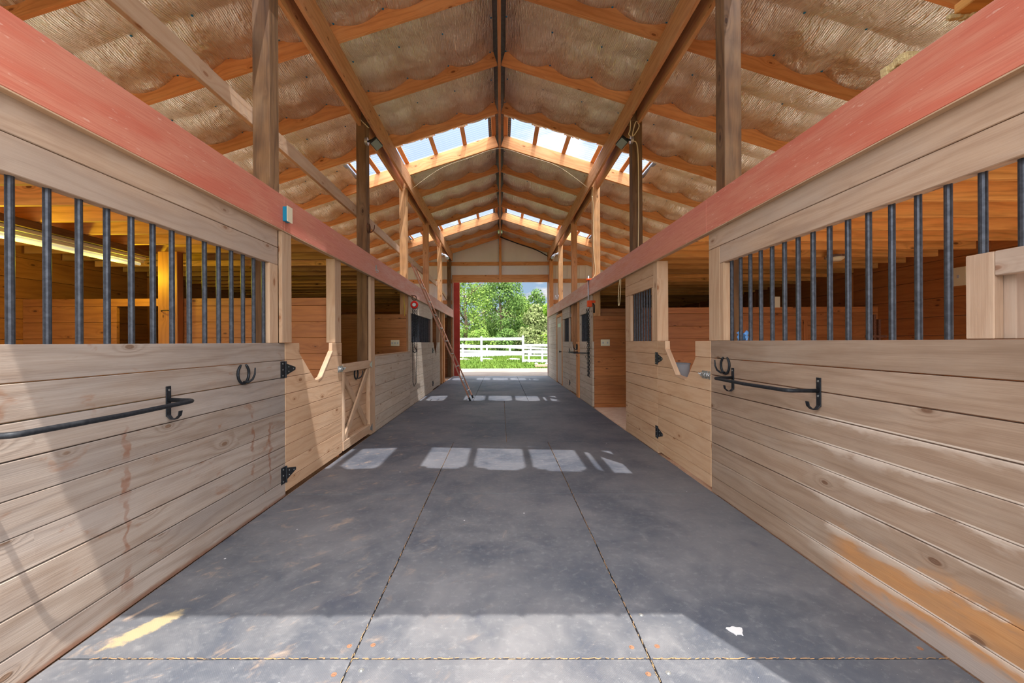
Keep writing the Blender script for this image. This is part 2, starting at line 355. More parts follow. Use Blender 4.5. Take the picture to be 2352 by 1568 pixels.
def mat_rubber():
    m, N = new_mat('black_rubber_mat')
    P = N.n('ShaderNodeNewGeometry').outputs['Position']; x, y, z = N.sep(P)
    rnd = N.n('ShaderNodeAttribute', attribute_name='rnd').outputs['Fac']
    a = N.noise(P, .9, 5, .62, .3); b = N.noise(P, 4.5, 6, .65, .6); c = N.noise(P, 26.0, 5, .65); sp = N.noise(P, 150.0, 2, .5)
    st = N.noise(N.comb(N.m('MULTIPLY', N.m('ADD', x, y), 3.6), N.m('MULTIPLY', N.m('SUBTRACT', x, y), 7.0), 1.0), 1.0, 5, .65, .6)
    col = N.mix(N.ss(a, .36, .62), srgb(72, 75, 82), srgb(100, 99, 101))
    col = N.mix(N.m('MULTIPLY', N.ss(b, .42, .75), .4), col, srgb(124, 122, 122))
    col = N.mix(N.m('MULTIPLY', N.ss(c, .5, .78), .35), col, srgb(138, 137, 136))
    col = N.mix(N.m('MULTIPLY', N.ss(b, .45, .25), .45), col, srgb(54, 60, 74))
    tan = N.m('MULTIPLY', N.ss(st, .56, .74), N.ss(x, .6, -1.7))
    col = N.mix(N.m('MULTIPLY', tan, .5), col, srgb(176, 148, 120))
    col = N.mix(N.m('MULTIPLY', N.ss(st, .66, .78), .35), col, srgb(158, 146, 134))
    # one big pale scuff near the left wall
    ex = N.m('ADD', N.m('MULTIPLY', N.m('ADD', x, 1.62), .85), N.m('MULTIPLY', N.m('SUBTRACT', y, 1.87), -.5)); ey = N.m('ADD', N.m('MULTIPLY', N.m('SUBTRACT', y, 1.87), .85), N.m('MULTIPLY', N.m('ADD', x, 1.62), .5))
    el = N.m('ADD', N.m('POWER', N.m('DIVIDE', ex, .05), 2.0), N.m('POWER', N.m('DIVIDE', ey, .14), 2.0))
    el = N.m('ADD', el, N.m('MULTIPLY', N.m('SUBTRACT', c, .5), 2.6))
    col = N.mix(N.m('MULTIPLY', N.ss(el, 1.3, .6), .85), col, srgb(160, 142, 108))
    dots = N.ss(sp, .73, .76)
    col = N.mix(N.m('MULTIPLY', dots, .6), col, srgb(200, 196, 190))
    vo = N.n('ShaderNodeTexVoronoi'); N.set(vo, 'Vector', P); N.set(vo, 'Scale', 5.0)
    fl = N.m('MULTIPLY', N.ss(vo.outputs['Distance'], .045, .02), N.ss(N.sep(vo.outputs['Color'])[0], .6, .62))
    col = N.mix(N.m('MULTIPLY', fl, .75), col, srgb(214, 212, 210))
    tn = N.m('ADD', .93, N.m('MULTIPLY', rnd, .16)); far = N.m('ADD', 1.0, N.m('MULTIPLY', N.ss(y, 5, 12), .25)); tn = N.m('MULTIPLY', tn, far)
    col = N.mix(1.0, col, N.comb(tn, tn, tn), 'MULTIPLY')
    wv = N.m('MULTIPLY', N.m('SINE', N.m('MULTIPLY', x, 700)), N.m('SINE', N.m('MULTIPLY', y, 700)))
    h = N.m('ADD', N.m('MULTIPLY', c, .6), N.m('MULTIPLY', wv, .12))
    finish(N, col, N.m('ADD', .5, N.m('MULTIPLY', b, .2)), 0, N.bump(h, .25, .006), .35); return m
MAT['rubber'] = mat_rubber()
def grass_mat():
    m, N = new_mat('lawn')
    P = N.n('ShaderNodeNewGeometry').outputs['Position']; a = N.noise(P, .5, 4, .6); b = N.noise(P, 7, 4, .7)
    rnd = N.n('ShaderNodeAttribute', attribute_name='rnd').outputs['Fac']
    col = N.mix(N.ss(a, .35, .65), srgb(62, 88, 26), srgb(88, 110, 40)); col = N.mix(N.m('MULTIPLY', N.ss(b, .4, .7), .5), col, srgb(50, 74, 20))
    col = N.mix(N.m('MULTIPLY', rnd, .35), col, srgb(104, 122, 48))
    finish(N, col, .9, 0, N.bump(b, .5, .05), .1); return m
MAT['grass'] = grass_mat()
def leaf_mat(name, c1, c2):
    m, N = new_mat(name); rnd = N.n('ShaderNodeAttribute', attribute_name='rnd').outputs['Fac']
    col = N.mix(rnd, c1, c2)
    d = N.n('ShaderNodeBsdfDiffuse'); N.set(d, 0, col); t = N.n('ShaderNodeBsdfTranslucent'); N.set(t, 0, col)
    mx = N.n('ShaderNodeMixShader'); N.set(mx, 0, .3); N.t.links.new(d.outputs[0], mx.inputs[1]); N.t.links.new(t.outputs[0], mx.inputs[2])
    o = N.n('ShaderNodeOutputMaterial'); N.t.links.new(mx.outputs[0], o.inputs[0]); return m
MAT['leaf0'] = leaf_mat('leaves_green', srgb(84, 112, 46), srgb(140, 164, 84))
MAT['leaf1'] = leaf_mat('leaves_dark', srgb(64, 92, 46), srgb(116, 142, 76))
MAT['leaf2'] = leaf_mat('leaves_bright', srgb(104, 146, 40), srgb(160, 190, 76))
MAT['leaf3'] = leaf_mat('leaves_olive', srgb(92, 106, 60), srgb(146, 154, 104))
MAT['bark'] = simple('bark', srgb(90, 74, 58), .95, 0, .3, 12)
def drive_mat():
    m, N = new_mat('gravel_drive'); P = N.n('ShaderNodeNewGeometry').outputs['Position']; a = N.noise(P, .8, 5, .6); b = N.noise(P, 14, 4, .7)
    col = N.mix(N.ss(a, .35, .65), srgb(122, 110, 102), srgb(138, 128, 118)); col = N.mix(N.m('MULTIPLY', N.ss(b, .4, .7), .5), col, srgb(138, 124, 112))
    finish(N, col, .95, 0, N.bump(b, .4, .02), .1); return m
MAT['drive'] = drive_mat()
MAT['bounce_gravel'] = simple('pale_bounce_gravel', srgb(140, 132, 122), .95, 0, .2, 12, bump=.5)  # for the added side aprons, pale to bounce light indoors
def emis(name, col, st):
    m, N = new_mat(name); finish(N, (.8, .8, .75), .5, **{'Emission Color': c4(col), 'Emission Strength': st}); return m

# ------------------------------------------------------------------ layout constants
YN, YE = 0.92, 15.62             # near and far end walls
XF = {-1: 1.835, 1: 1.82}        # distance of the stall fronts from the aisle axis
SN = {-1: 'left', 1: 'right'}
XO = 5.5                         # inside face of the outer walls
SL = .318; ZR = 5.26             # roof slope, height of rafter undersides at the ridge
def X(s, d): return s * (XF[s] + d)
def sb(m, s, d0, d1, y0, y1, z0, z1, g='y', **k):
    a, b = sorted((X(s, d0), X(s, d1))); return m.box(a, b, y0, y1, z0, z1, g, **k)
PW = .1455
def planks(m, s, d0, d1, y0, y1, z0, z1, ztop=1.3, gap=.0035, joints=()):
    """horizontal planks, rows counted down from ztop; each row its own board"""
    k = 0
    cuts = [y0] + list(joints) + [y1]
    while True:
        t = ztop - k * PW; b = t - PW
        if t <= z0: break
        tt, bb = min(t, z1) - (gap * random.uniform(.4, 1.6) if k else 0), max(b, z0) + gap * .25
        if tt - bb > .012:
            for i in range(len(cuts) - 1):
                g = 0 if len(cuts) == 2 else .0012
                sb(m, s, d0 + random.uniform(0, .002), d1, cuts[i] + (g if i else 0), cuts[i + 1], bb, tt)
        k += 1
        if k > 40: break
    return m
def xplanks(m, y0, y1, x0, x1, z0, z1, gap=.003, pw=.184, holes=()):
    """cross partition made of horizontal boards, grain along x; holes=(xa,xb,za,zb)"""
    t = z1; first = True
    while t > z0 + .01:
        b = max(t - (.09 if first else pw), z0); first = False
        segs = [(x0, x1)]
        for ha, hb, za, zb in holes:
            if b + .02 < zb and t - .02 > za:
                ns = []
                for a, c in segs:
                    if ha > a: ns.append((a, min(c, ha)))
                    if hb < c: ns.append((max(a, hb), c))
                segs = ns
        for a, c in segs:
            if c - a > .02: m.box(a, c, y0, y1, b + gap / 2, t - gap / 2, 'x')
        t = b
    return m

# ------------------------------------------------------------------ ground, floor
def ground_z(x, y):
    return 0.0 if y < 20 else min(.30, (y - 20) * .055)
m = M(); gx = [-60, -30, -15, -8, -4, -2, 0, 2, 4, 8, 15, 30, 60]; gy = [-20, -8, 0, YE, 20.2, 21, 22, 24, 26, 30, 40, 60, 90]
b = 0
for y in gy:
    for x in gx: m.v.append((x, y, ground_z(x, y) - .06))
for j in range(len(gy) - 1):
    for i in range(len(gx) - 1):
        a = j * len(gx) + i; m.face([a, a + 1, a + 1 + len(gx), a + len(gx)], [(m.v[t][0], m.v[t][1]) for t in (a, a + 1, a + 1 + len(gx), a + len(gx))], .3)
struct(m.build('ground', MAT['grass'], loc=(0, 0, 0)))
m = M(); m.box(-14, 14, YE + .03, 20.2, -.2, -.01); struct(m.build('driveway', MAT['drive']))
m = M(); m.box(-14, 14, -9, YN - .03, -.2, -.01); struct(m.build('driveway', MAT['drive']))
for sg_ in (-1, 1):
    m = M(); m.box(*sorted((sg_ * (XO + .16), sg_ * 14)), YN - .02, YE + .02, -.2, -.02); struct(m.build('bounce_apron', MAT['bounce_gravel']))  # unseen strip added each side to bounce neutral light through the eaves
m = M(); m.box(-XO - .15, XO + .15, YN, YE, -.15, -.03); struct(m.build('floor', MAT['sand']))
# stall floors
for s in (-1, 1):
    m = M(); sb(m, s, .04, XO - XF[s] - .002, YN + .05, YE - .15, -.03, -.014); struct(m.build('floor', MAT['sand' if s > 0 else 'dark']))

# ------------------------------------------------------------------ rubber mats on the aisle
rows3 = [(-.15 + 1.07, 1.675), (1.675, 3.50), (3.50, 5.32)]
rowsf = [(8.98, 10.80), (10.80, 12.62), (12.62, 14.44), (14.44, YE)]
colx = [(-XF[-1] + .002, -.617), (-.617, .605), (.605, XF[1] - .002)]
cn = ['left', 'middle', 'right']
def mat_obj(x0, x1, y0, y1, label, rot=0.0, bolts=(), group='rubber mats covering the aisle'):
    m = M(); g = .0045
    def w(t, u): return random.uniform(-.0012, .0012)
    # outline with slightly wavering edges, 1 cm thick
    n = 14; P = []
    for i in range(n): P.append((x0 + g + (x1 - x0 - 2 * g) * i / n, y0 + g + w(0, 0)))
    for i in range(n): P.append((x1 - g + w(0, 0), y0 + g + (y1 - y0 - 2 * g) * i / n))
    for i in range(n): P.append((x1 - g - (x1 - x0 - 2 * g) * i / n, y1 - g + w(0, 0)))
    for i in range(n): P.append((x0 + g + w(0, 0), y1 - g - (y1 - y0 - 2 * g) * i / n))
    # slight skew of the cross seams as laid
    P = [(x, y - .006 * x * (1 if y < 4 else .3)) for x, y in P]
    m.prism(P, 'z', -.03, 0.0)
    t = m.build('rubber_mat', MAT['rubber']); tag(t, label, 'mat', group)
    for bx_, by_, cc in bolts:
        q = M(); icyl(q, (bx_, by_, -.002), (0, 0, 1), .011, .0035, 14); icyl(q, (bx_, by_, .001), (0, 0, 1), .005, .004, 8)
        q.build('washer', MAT[cc], t)
    return t
MAT['copper'] = simple('copper_washer', srgb(150, 112, 88), .5, .5, .4, 60)
rn3 = ['at the near doorway', 'in the big dark stretch of aisle before the camera', 'crossed by the closest skylight sun patch']
for j, (a, b) in enumerate(rows3):
    for i, (p, q) in enumerate(colx):
        bl = []
        if j == 0: bl = {0: [(-.66, 1.60, 'copper')], 1: [(-.56, 1.62, 'galv'), (.57, 1.595, 'copper')], 2: [(.65, 1.60, 'galv')]}[i]
        if j == 1: bl = {0: [(-.655, 1.75, 'copper')], 1: [(-.555, 1.755, 'copper'), (.55, 1.735, 'copper')], 2: [(.66, 1.74, 'copper'), (.66, 1.94, 'galv'), (1.76, 1.72, 'copper')]}[i]
        mat_obj(p, q, a, b, '%s grey-black rubber mat %s' % (cn[i], rn3[j]), bolts=bl)
for j, (a, b) in enumerate([(5.32, 6.54), (6.54, 7.76), (7.76, 8.98)]):
    for i, (p, q) in enumerate([(-XF[-1] + .002, .07), (.07, XF[1] - .002)]):
        mat_obj(p, q, a, b, '%s crosswise rubber mat %s' % (['left', 'right'][i], ['just past the closest sun patch', 'between the cross-braced gate and the open bay', 'at the foot of the leaning ladder'][j]))
rnf = ['just beyond the ladder in the second sun patch', 'beside the far stall doors', 'in front of the far personnel door', 'at the far doorway']
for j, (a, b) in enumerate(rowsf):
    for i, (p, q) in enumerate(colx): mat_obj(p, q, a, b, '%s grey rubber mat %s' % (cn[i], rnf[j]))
# straw packed in the seams
m = M()
for y0, y1, x in ((YN, 5.25, -.617), (YN, 5.25, .605)):
    y = y0
    while y < y1:
        x2 = x + random.uniform(-.004, .004); L = random.uniform(.01, .035); a = random.uniform(-.5, .5)
        m.board((x2, y, .002), (x2 + math.sin(a) * L * .25, y + L, .003), .0022, .0012, (1, 0, 0)); y += random.uniform(.012, .05)
x = -1.7
while x < 1.8:
    y = 1.675 - .006 * x
    m.board((x, y + random.uniform(-.004, .004), .002), (x + random.uniform(.01, .03), y + random.uniform(-.004, .004), .003), .0022, .0012, (0, 1, 0)); x += random.uniform(.01, .035)
tag(m.build('straw_dust', simple('straw', srgb(160, 124, 88), .9)), 'thin line of straw bits packed into the mat seams', 'straw', kind='stuff')
# small white chip on the mat
m = M(); m.prism([(1.047 + .03 * math.cos(a) * (1 + .35 * math.sin(3 * a)), 1.828 + .036 * math.sin(a) * (1 + .3 * math.cos(2 * a) + .15 * math.sin(5 * a))) for a in [i * .349 for i in range(18)]], 'z', .0005, .003)
tag(m.build('paper_scrap', MAT['chip']), 'white torn scrap lying on the dark mat, lower right', 'scrap')

# ------------------------------------------------------------------ posts that carry the roof
PY = [3.40, 5.80, 8.24, 10.68, 13.12, 15.50]
pn = ['nearest', 'second', 'third', 'fourth', 'fifth', 'farthest']
pmat = {-1: ['post', 'post', 'palepost', 'beam', 'palepost', 'post'], 1: ['post', 'post', 'palepost', 'beam', 'palepost', 'rafter']}
plab = {-1: ['nearest left roof post, dark brown with a grey aisle face, behind the red beam', 'second left roof post, dark brown with a floodlight and rusty horseshoes', 'third left roof post, pale timber beside the top of the ladder', 'fourth left roof post, orange-brown, above the far left stall bars', 'fifth left roof post, pale timber with a twin bulb lamp at its top', 'last left roof post, dark, against the far gable wall'],
        1: ['nearest right roof post, brown with a bright sun streak', 'second right roof post, dark brown with floodlight and looped cord', 'third right roof post, pale wavy timber with a thin cord down it', 'fourth right roof post, orange-brown, above the far right stall door', 'fifth right roof post, pale timber with a white hook low on it', 'last right roof post, orange-brown, against the far gable wall']}
ZB = 4.39
for s in (-1, 1):
    for i, y in enumerate(PY + [YN + .10]):
        if i == 6: continue
        m = M(); w = .07
        yy = y + (.045 if (s > 0 and i == 0) else 0)
        sb(m, s, .040, .180, yy - w, yy + w, -.03, ZB, 'z'); sb(m, s, .012, .108, yy - w, yy + w, ZB, 4.6, 'z')
        t = tag(m.build('roof_post', MAT[pmat[s][i]], bevel=.004), plab[s][i], 'post', 'roof posts')
# ------------------------------------------------------------------ double roof beams on the posts
def roofz(x): return ZR - SL * abs(x)
for s in (-1, 1):
    for (d0, d1, nm) in ((-.03, .012, 'aisle-side'), (.108, .15, 'outer')):
        m = M(); xo = max(abs(X(s, d0)), abs(X(s, d1)))
        top = roofz(xo) - .003
        sb(m, s, d0, d1, YN + .06, YE - .06, top - .286, top)
        tag(m.build('roof_beam', MAT['beam'], bevel=.003), '%s plank of the long double beam under the %s roof slope' % (nm, SN[s]), 'beam', 'double roof beams')
# long girt on the outer side of the left posts
m = M(); m.box(-2.055, -2.017, YN + .1, 13.0, 3.085, 3.225); tag(m.build('tie_board', MAT['trim'], bevel=.003), 'long pale tie board nailed behind the left roof posts', 'board')
m = M(); m.board((-2.035, 13.0, 3.2), (-2.035, YE - .06, 2.95), .13, .038, (0, 0, 1)); tag(m.build('tie_board', MAT['trim'], bevel=.003), 'short sloping pale brace by the far left gable corner', 'board')

# ------------------------------------------------------------------ rafters
RY = [15.61 - 1.22 * k for k in range(11)]; RY.reverse()      # 3.41 ... 15.61
rord = ['first', 'second', 'third', 'fourth', 'fifth', 'sixth', 'seventh', 'eighth', 'ninth', 'tenth', 'eleventh']
ORD = rord + ['twelfth', 'thirteenth', 'fourteenth', 'fifteenth', 'sixteenth', 'seventeenth', 'eighteenth', 'nineteenth', 'twentieth']
rz = Vector((1, 0, -SL)).normalized()
XE = XO - .01
for s in (-1, 1):
    for i, y in enumerate(RY):
        m = M(); t = .04; dpt = .235
        cs = math.sqrt(1 + SL * SL)
        x0 = .062
        a = Vector((s * x0, y - .02 - (.03 if i == 10 else 0), roofz(x0) + dpt * cs / 2)); bb = Vector((s * XE, y - .02 - (.03 if i == 10 else 0), roofz(XE) + dpt * cs / 2))
        m.board(a, bb, dpt, t, (0, 0, 1))
        extra = {3: ', at the near edge of the middle skylight', 4: ', at the far edge of the middle skylight', 7: ', before the far skylight', 8: ', behind the far skylight', 10: ', against the far gable wall'}.get(i, '')
        tag(m.build('rafter', MAT['rafter'], bevel=.003), '%s rafter from camera, %s roof slope%s' % (rord[i], SN[s], extra), 'rafter', 'roof rafters')
# ridge board and grey ridge cap
m = M(); m.box(-.022, .022, YN + .06, YE - .07, ZR - .03, ZR + .235)
tag(m.build('ridge_board', MAT['beam'], bevel=.002), 'narrow timber ridge board running down the middle of the roof', 'beam')
m = M()
for k in range(int((YE + .6 - YN) / .03)):
    pass
def strip(m, xs, zs, y0, y1, ny, fz=None):
    b = len(m.v); ys = [y0 + (y1 - y0) * j / ny for j in range(ny + 1)]
    for j, y in enumerate(ys):
        for x, z in zip(xs, zs): m.v.append((x, y, z + (fz(x, y) if fz else 0)))
    n = len(xs)
    for j in range(ny):
        for i in range(n - 1):
            a = b + j * n + i; m.face([a, a + 1, a + 1 + n, a + n], [(m.v[t][1], m.v[t][0]) for t in (a, a + 1, a + 1 + n, a + n)], .5)
PURZ = .235 * math.sqrt(1 + SL * SL)           # purlins sit on rafters
def pz(x): return roofz(x) + PURZ
rx = [-.22, -.10, 0, .10, .22]
strip(m, rx, [pz(x) + .045 for x in rx], YN - .3, YE + .5, 240, lambda x, y: .006 * math.sin(y * 2 * math.pi / .15))
cap = struct(m.build('ceiling', MAT['ridge'], smooth=True))

# ------------------------------------------------------------------ foil ceiling
SKY = [(2.19, 3.39), (RY[3], RY[4]), (RY[7], RY[8])]
SX0, SX1 = .07, 2.82
PX = [.12 + .585 * k for k in range(10)]         # purlin positions
def capset():
    out = []
    for k in range(13):
        yb = 15.61 - 1.22 * k
        for q in range(-1, 10):
            out.append((q, k, yb))
    return out
def foil_h(x, y):
    """height below the purlin undersides: sags between fastening caps, draped on the rafters"""
    ax = abs(x)
    fx = (ax - PX[0]) / .585; sx = abs(math.sin(math.pi * fx))          # 0 at caps
    fy = ((y - RY[0]) / 1.22) % 1.0                                      # 0 at a rafter
    jit = mnoise.noise(Vector((x * 1.3, y * 1.1, 3.1)))
    midb = abs(math.sin(math.pi * fy * 2))                               # 0 at rafter and mid bay
    sag = .016 + .05 * sx * (.35 + .65 * midb) + .03 * midb
    near = max(0, 1 - (1 - fy) * 1.22 / .16)                             # just before a rafter: pulled down its face
    sag += near * (.03 + .075 * sx * (1 + .5 * jit))
    near2 = max(0, 1 - fy * 1.22 / .10); sag += near2 * .02
    d = math.hypot((abs(((fx + .5) % 1) - .5)) * .585, (abs(((fy * 2 + .5) % 1) - .5)) * .61)
    sag -= .02 * math.exp(-(d / .05) ** 2)
    sag += .014 * jit + .012 * mnoise.noise(Vector((x * 4, y * 3.1, 1.0)))
    return -max(.004, sag)
for s in (-1, 1):
    m = M(); nx = 120; ny = 300
    xs = [.085 + (XO - .085) * i / nx for i in range(nx + 1)]
    ys = []
    k0 = YN + .02
    ya = k0
    while ya < YE - .1: ys.append(ya); ya += .0488
    ys.append(YE - .04)
    ny = len(ys) - 1
    def hole(x, y0, y1):
        for a, b2 in SKY:
            cut = a + .40 - .13 * abs(math.sin(math.pi * (x - PX[0]) / .585))
            if x < SX1 and y0 > cut and y1 < b2 + .03 + .02: return True
        return False
    for y in ys:
        for x in xs: m.v.append((s * x, y, pz(x) + foil_h(x, y)))
    n = nx + 1
    for j in range(ny):
        for i in range(nx):
            if hole((xs[i] + xs[i + 1]) / 2, ys[j], ys[j + 1]): continue
            a = j * n + i; q = [a, a + 1, a + 1 + n, a + n]
            m.face(q if s < 0 else q[::-1], [(m.v[t][1], m.v[t][0] * 1.05) for t in (q if s < 0 else q[::-1])], .5)
    fo = struct(m.build('ceiling', MAT['foil'], smooth=True))
    # metal roof above
    m = M(); rs = .052
    segs = []
    yprev = YN - .3
    for a, b2 in SKY: segs.append((yprev, a + .1, .0, XO + .5)); segs.append((a + .1, b2 + .06, SX1 + .05, XO + .5)); yprev = b2 + .06
    segs.append((yprev, YE + .5, 0, XO + .5))
    for (a, b2, xa, xb) in segs:
        xa = max(xa, .05)
        b0 = len(m.v)
        for (x, y) in ((xa, a), (xb, a), (xb, b2), (xa, b2)): m.v.append((s * x, y, pz(x) + rs))
        for (x, y) in ((xa, a), (xb, a), (xb, b2), (xa, b2)): m.v.append((s * x, y, pz(x) + rs + .012))
        for f in ((0, 1, 2, 3), (4, 7, 6, 5), (0, 4, 5, 1), (1, 5, 6, 2), (2, 6, 7, 3), (3, 7, 4, 0)): m.face([b0 + t for t in f], None, .5)
    struct(m.build('ceiling', MAT['ridge']))
    # blue fastening caps
    caps = []
    for k, y in enumerate(RY):
        for q, x in enumerate(PX[:9]):
            for yy, off in ((y - .035, 0), (y - .61, 1)):
                if any(a + .2 < yy < b2 for a, b2 in SKY) and x < SX1: continue
                if off == 1 and k == 0: continue
                caps.append((yy + random.uniform(-.02, .02) - (.02 if off == 0 else 0), x + random.uniform(-.03, .03)))
    caps.sort(key=lambda c: c[0])
    rest = M()
    for q, (y, x) in enumerate(caps):
        z = pz(x) + foil_h(x, y) - .004
        c = M() if q < 95 else rest
        icyl(c, (s * x, y, z), (0, 0, -1), .013, .005, 10, .010); icyl(c, (s * x, y, z - .004), (0, 0, -1), .006, .004, 8)
        if q < 95: c.build('fastener_cap', MAT['capblue'], fo)
    ob = rest.build('fastener_cap', MAT['capblue'], fo); ob['kind'] = 'stuff'
# ------------------------------------------------------------------ skylights
wi = 0
for (a, b2) in SKY:
    for s in (-1, 1):
        wi += 1
        m = M(); n = 60; y0, y1 = a + .08, b2 + .08; zo = .047
        xs = [SX0, SX1 + .06]; bb = 0
        for j in range(n * 2 + 1):
            y = y0 + (y1 - y0) * j / (2 * n)
            for x in xs: m.v.append((s * x, y, pz(x) + zo + .008 * math.sin(2 * math.pi * y / .076)))
        for j in range(2 * n): m.face([2 * j, 2 * j + 1, 2 * j + 3, 2 * j + 2], None, .5)
        w = struct(m.build('window_%d' % wi, MAT['panel'], smooth=True))
        for q in range(5):
            x = PX[q]; p = M(); cs = math.sqrt(1 + SL * SL)
            p.obox((s * x, (a + b2) / 2, pz(x) + .019), (0, (b2 - a) / 2 + .03, 0), Vector((s, 0, -SL)).normalized() * .04, Vector((s * SL, 0, 1)).normalized() * .018)
            p.build('purlin', MAT['rafter'], w)
        p = M(); p.obox((s * (SX1 - .02), (a + b2) / 2, pz(SX1) + .02), (0, (b2 - a) / 2 + .03, 0), Vector((s, 0, -SL)).normalized() * .02, Vector((s * SL, 0, 1)).normalized() * .018)
        if a > 5: p.build('purlin', MAT['rafter'], w)

# ------------------------------------------------------------------ outer walls, gable walls
for s, nm in ((-1, 'wall_left'), (1, 'wall_right')):
    m = M()
    x0, x1 = sorted((s * XO, s * (XO + .04)))
    t = 2.53; k = 0
    while t > 0:
        b2 = max(t - .235, -.03); yy = YN
        while yy < YE:
            L = 3.66; ye = min(yy + L - (1.2 if (k % 2 and yy == YN) else 0), YE)
            m.box(x0, x1, yy + .001, ye - .001, b2 + .002, t - .002); yy = ye
        t = b2; k += 1
    # studs
    y = YN + .6
    while y < YE:
        a, b2_ = sorted((s * (XO - .04), s * XO)); m.box(a, b2_, y - .04, y + .04, -.014, 2.33, 'z'); y += 2.44
    w = struct(m.build(nm, MAT['stall'], bevel=.002))
    m = M(); x0, x1 = sorted((s * (XO + .06), s * (XO + .07))); m.box(x0, x1, YN, YE, -.1, 2.62)  # stops short of the roof; unseen eave gap added to light the loft
    m.build('metal_siding', MAT['tan_metal'], w)
def siding(m, y, x0, x1, z0, z1f, thick=.012, gp=.012):
    """ribbed vertical metal siding between x0 and x1 (z1f gives the top)"""
    x = x0
    while x < x1 - .001:
        xe = min(x + .229, x1)
        m.prism([(x, z0), (xe - gp, z0), (xe - gp, z1f(xe)), (x, z1f(x))], 'y', y, y + thick)
        if gp: m.prism([(xe - .016, z0), (xe + .003, z0), (xe + .003, z1f(xe)), (xe - .016, z1f(xe))], 'y', y + thick + .004, y + thick + .008)
        m.prism([(x + .10, z0), (x + .125, z0), (x + .125, z1f(x)), (x + .10, z1f(x))], 'y', y - .016, y) if xe - x > .2 else None
        x = xe
ztopf = lambda x: roofz(x) + .22
m = M()
siding(m, YE + .03, -XO, -1.80, -.05, ztopf); siding(m, YE + .03, 1.79, XO, -.05, ztopf); siding(m, YE + .03, -1.80, 1.79, 3.58, ztopf)
wb = struct(m.build('wall_back', MAT['tan_metal']))
m = M(); m.box(-1.84, 1.84, YE - .03, YE + .03, 3.58, 3.86, 'x'); m.build('header', MAT['rafter'], wb, bevel=.003)
for z in (4.22, ):
    m = M(); m.box(-XO, XO, YE - .01, YE + .03, z, z + .14, 'x'); m.build('girt', MAT['rafter'], wb, bevel=.003)
for s in (-1, 1):
    for z in (3.55, 2.75, 2.0):
        m = M(); a, b2 = sorted((s * 1.85, s * XO)); m.box(a, b2, YE - .01, YE + .03, z, z + .15, 'x'); m.build('girt', MAT['rafter'], wb, bevel=.003)
m = M(); m.box(-.045, .045, YE - .05, YE - .01, 3.6, ZR + .1, 'z'); m.build('king_post', MAT['rafter'], wb, bevel=.003)
# boarded inner faces of the end wall beside the door
for s in (-1, 1):
    m = M(); a, b2 = (-XO, -1.845) if s < 0 else (1.83, XO)
    xplanks(m, YE - .09, YE - .05, a, b2, -.014, 2.23); m.build('boarding', MAT['stall'], wb, bevel=.002)
m = M(); m.box(-1.845, -1.80, YE - .04, YE + .03, -.03, 3.58, 'z'); m.build('door_jamb', MAT['trim'], wb, bevel=.002)
# near gable wall (behind the frame): casts the shade line on the floor
m = M(); ZH = 3.26
siding(m, YN - .03, -XO, -4.9, -.05, ztopf, gp=0); siding(m, YN - .03, -4.9, -2.6, 2.3, ztopf, gp=0); siding(m, YN - .03, -2.6, -1.9, -.05, ztopf, gp=0)  # wide stall openings, out of view, added to let daylight in
siding(m, YN - .03, 1.49, 2.6, -.05, ztopf, gp=0); siding(m, YN - .03, 2.6, 4.9, 2.3, ztopf, gp=0); siding(m, YN - .03, 4.9, XO, -.05, ztopf, gp=0); siding(m, YN - .03, -1.9, 1.49, ZH, ztopf, gp=0)
struct(m.build('wall_front', MAT['tan_metal']))

# red sliding door leaf just outside the far opening
t = thing('sliding_barn_door', 'red sliding barn door, its edge showing at the left of the far doorway', 'door', (-2.6, YE + .12, 0))
m = M(); m.box(-3.6, -1.585, YE + .10, YE + .15, .0, 3.6, 'z'); m.build('door_leaf', MAT['reddoor'], t, bevel=.003)
m = M(); m.box(-1.60, -1.575, YE + .09, YE + .16, .0, 3.6, 'z'); m.build('edge_strip', MAT['reddoor'], t, bevel=.002)

# ------------------------------------------------------------------ red beams along both sides
def redbeam(s, segs, labs):
    for (a, b2), lab in zip(segs, labs):
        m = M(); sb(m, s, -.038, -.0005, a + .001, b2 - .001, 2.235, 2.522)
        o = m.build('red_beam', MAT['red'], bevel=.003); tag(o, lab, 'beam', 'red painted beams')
        m = M(); sb(m, s, -.0375, -.0005, a + .002, b2 - .002, 2.2345 - .006, 2.2345); m.build('bare_edge', MAT['trim'], o)
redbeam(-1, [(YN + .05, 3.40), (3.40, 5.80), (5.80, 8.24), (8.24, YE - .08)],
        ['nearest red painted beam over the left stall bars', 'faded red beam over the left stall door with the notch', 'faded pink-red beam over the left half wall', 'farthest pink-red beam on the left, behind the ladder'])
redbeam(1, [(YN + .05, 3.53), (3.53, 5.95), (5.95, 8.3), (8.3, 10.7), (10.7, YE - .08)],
        ['nearest red painted beam over the right stall bars', 'faded red beam over the right stall door with the notch', 'faded pink-red beam over the open bay on the right', 'pink-red beam over the far right stall behind the chain', 'farthest pink-red beam on the right, over the narrow door'])

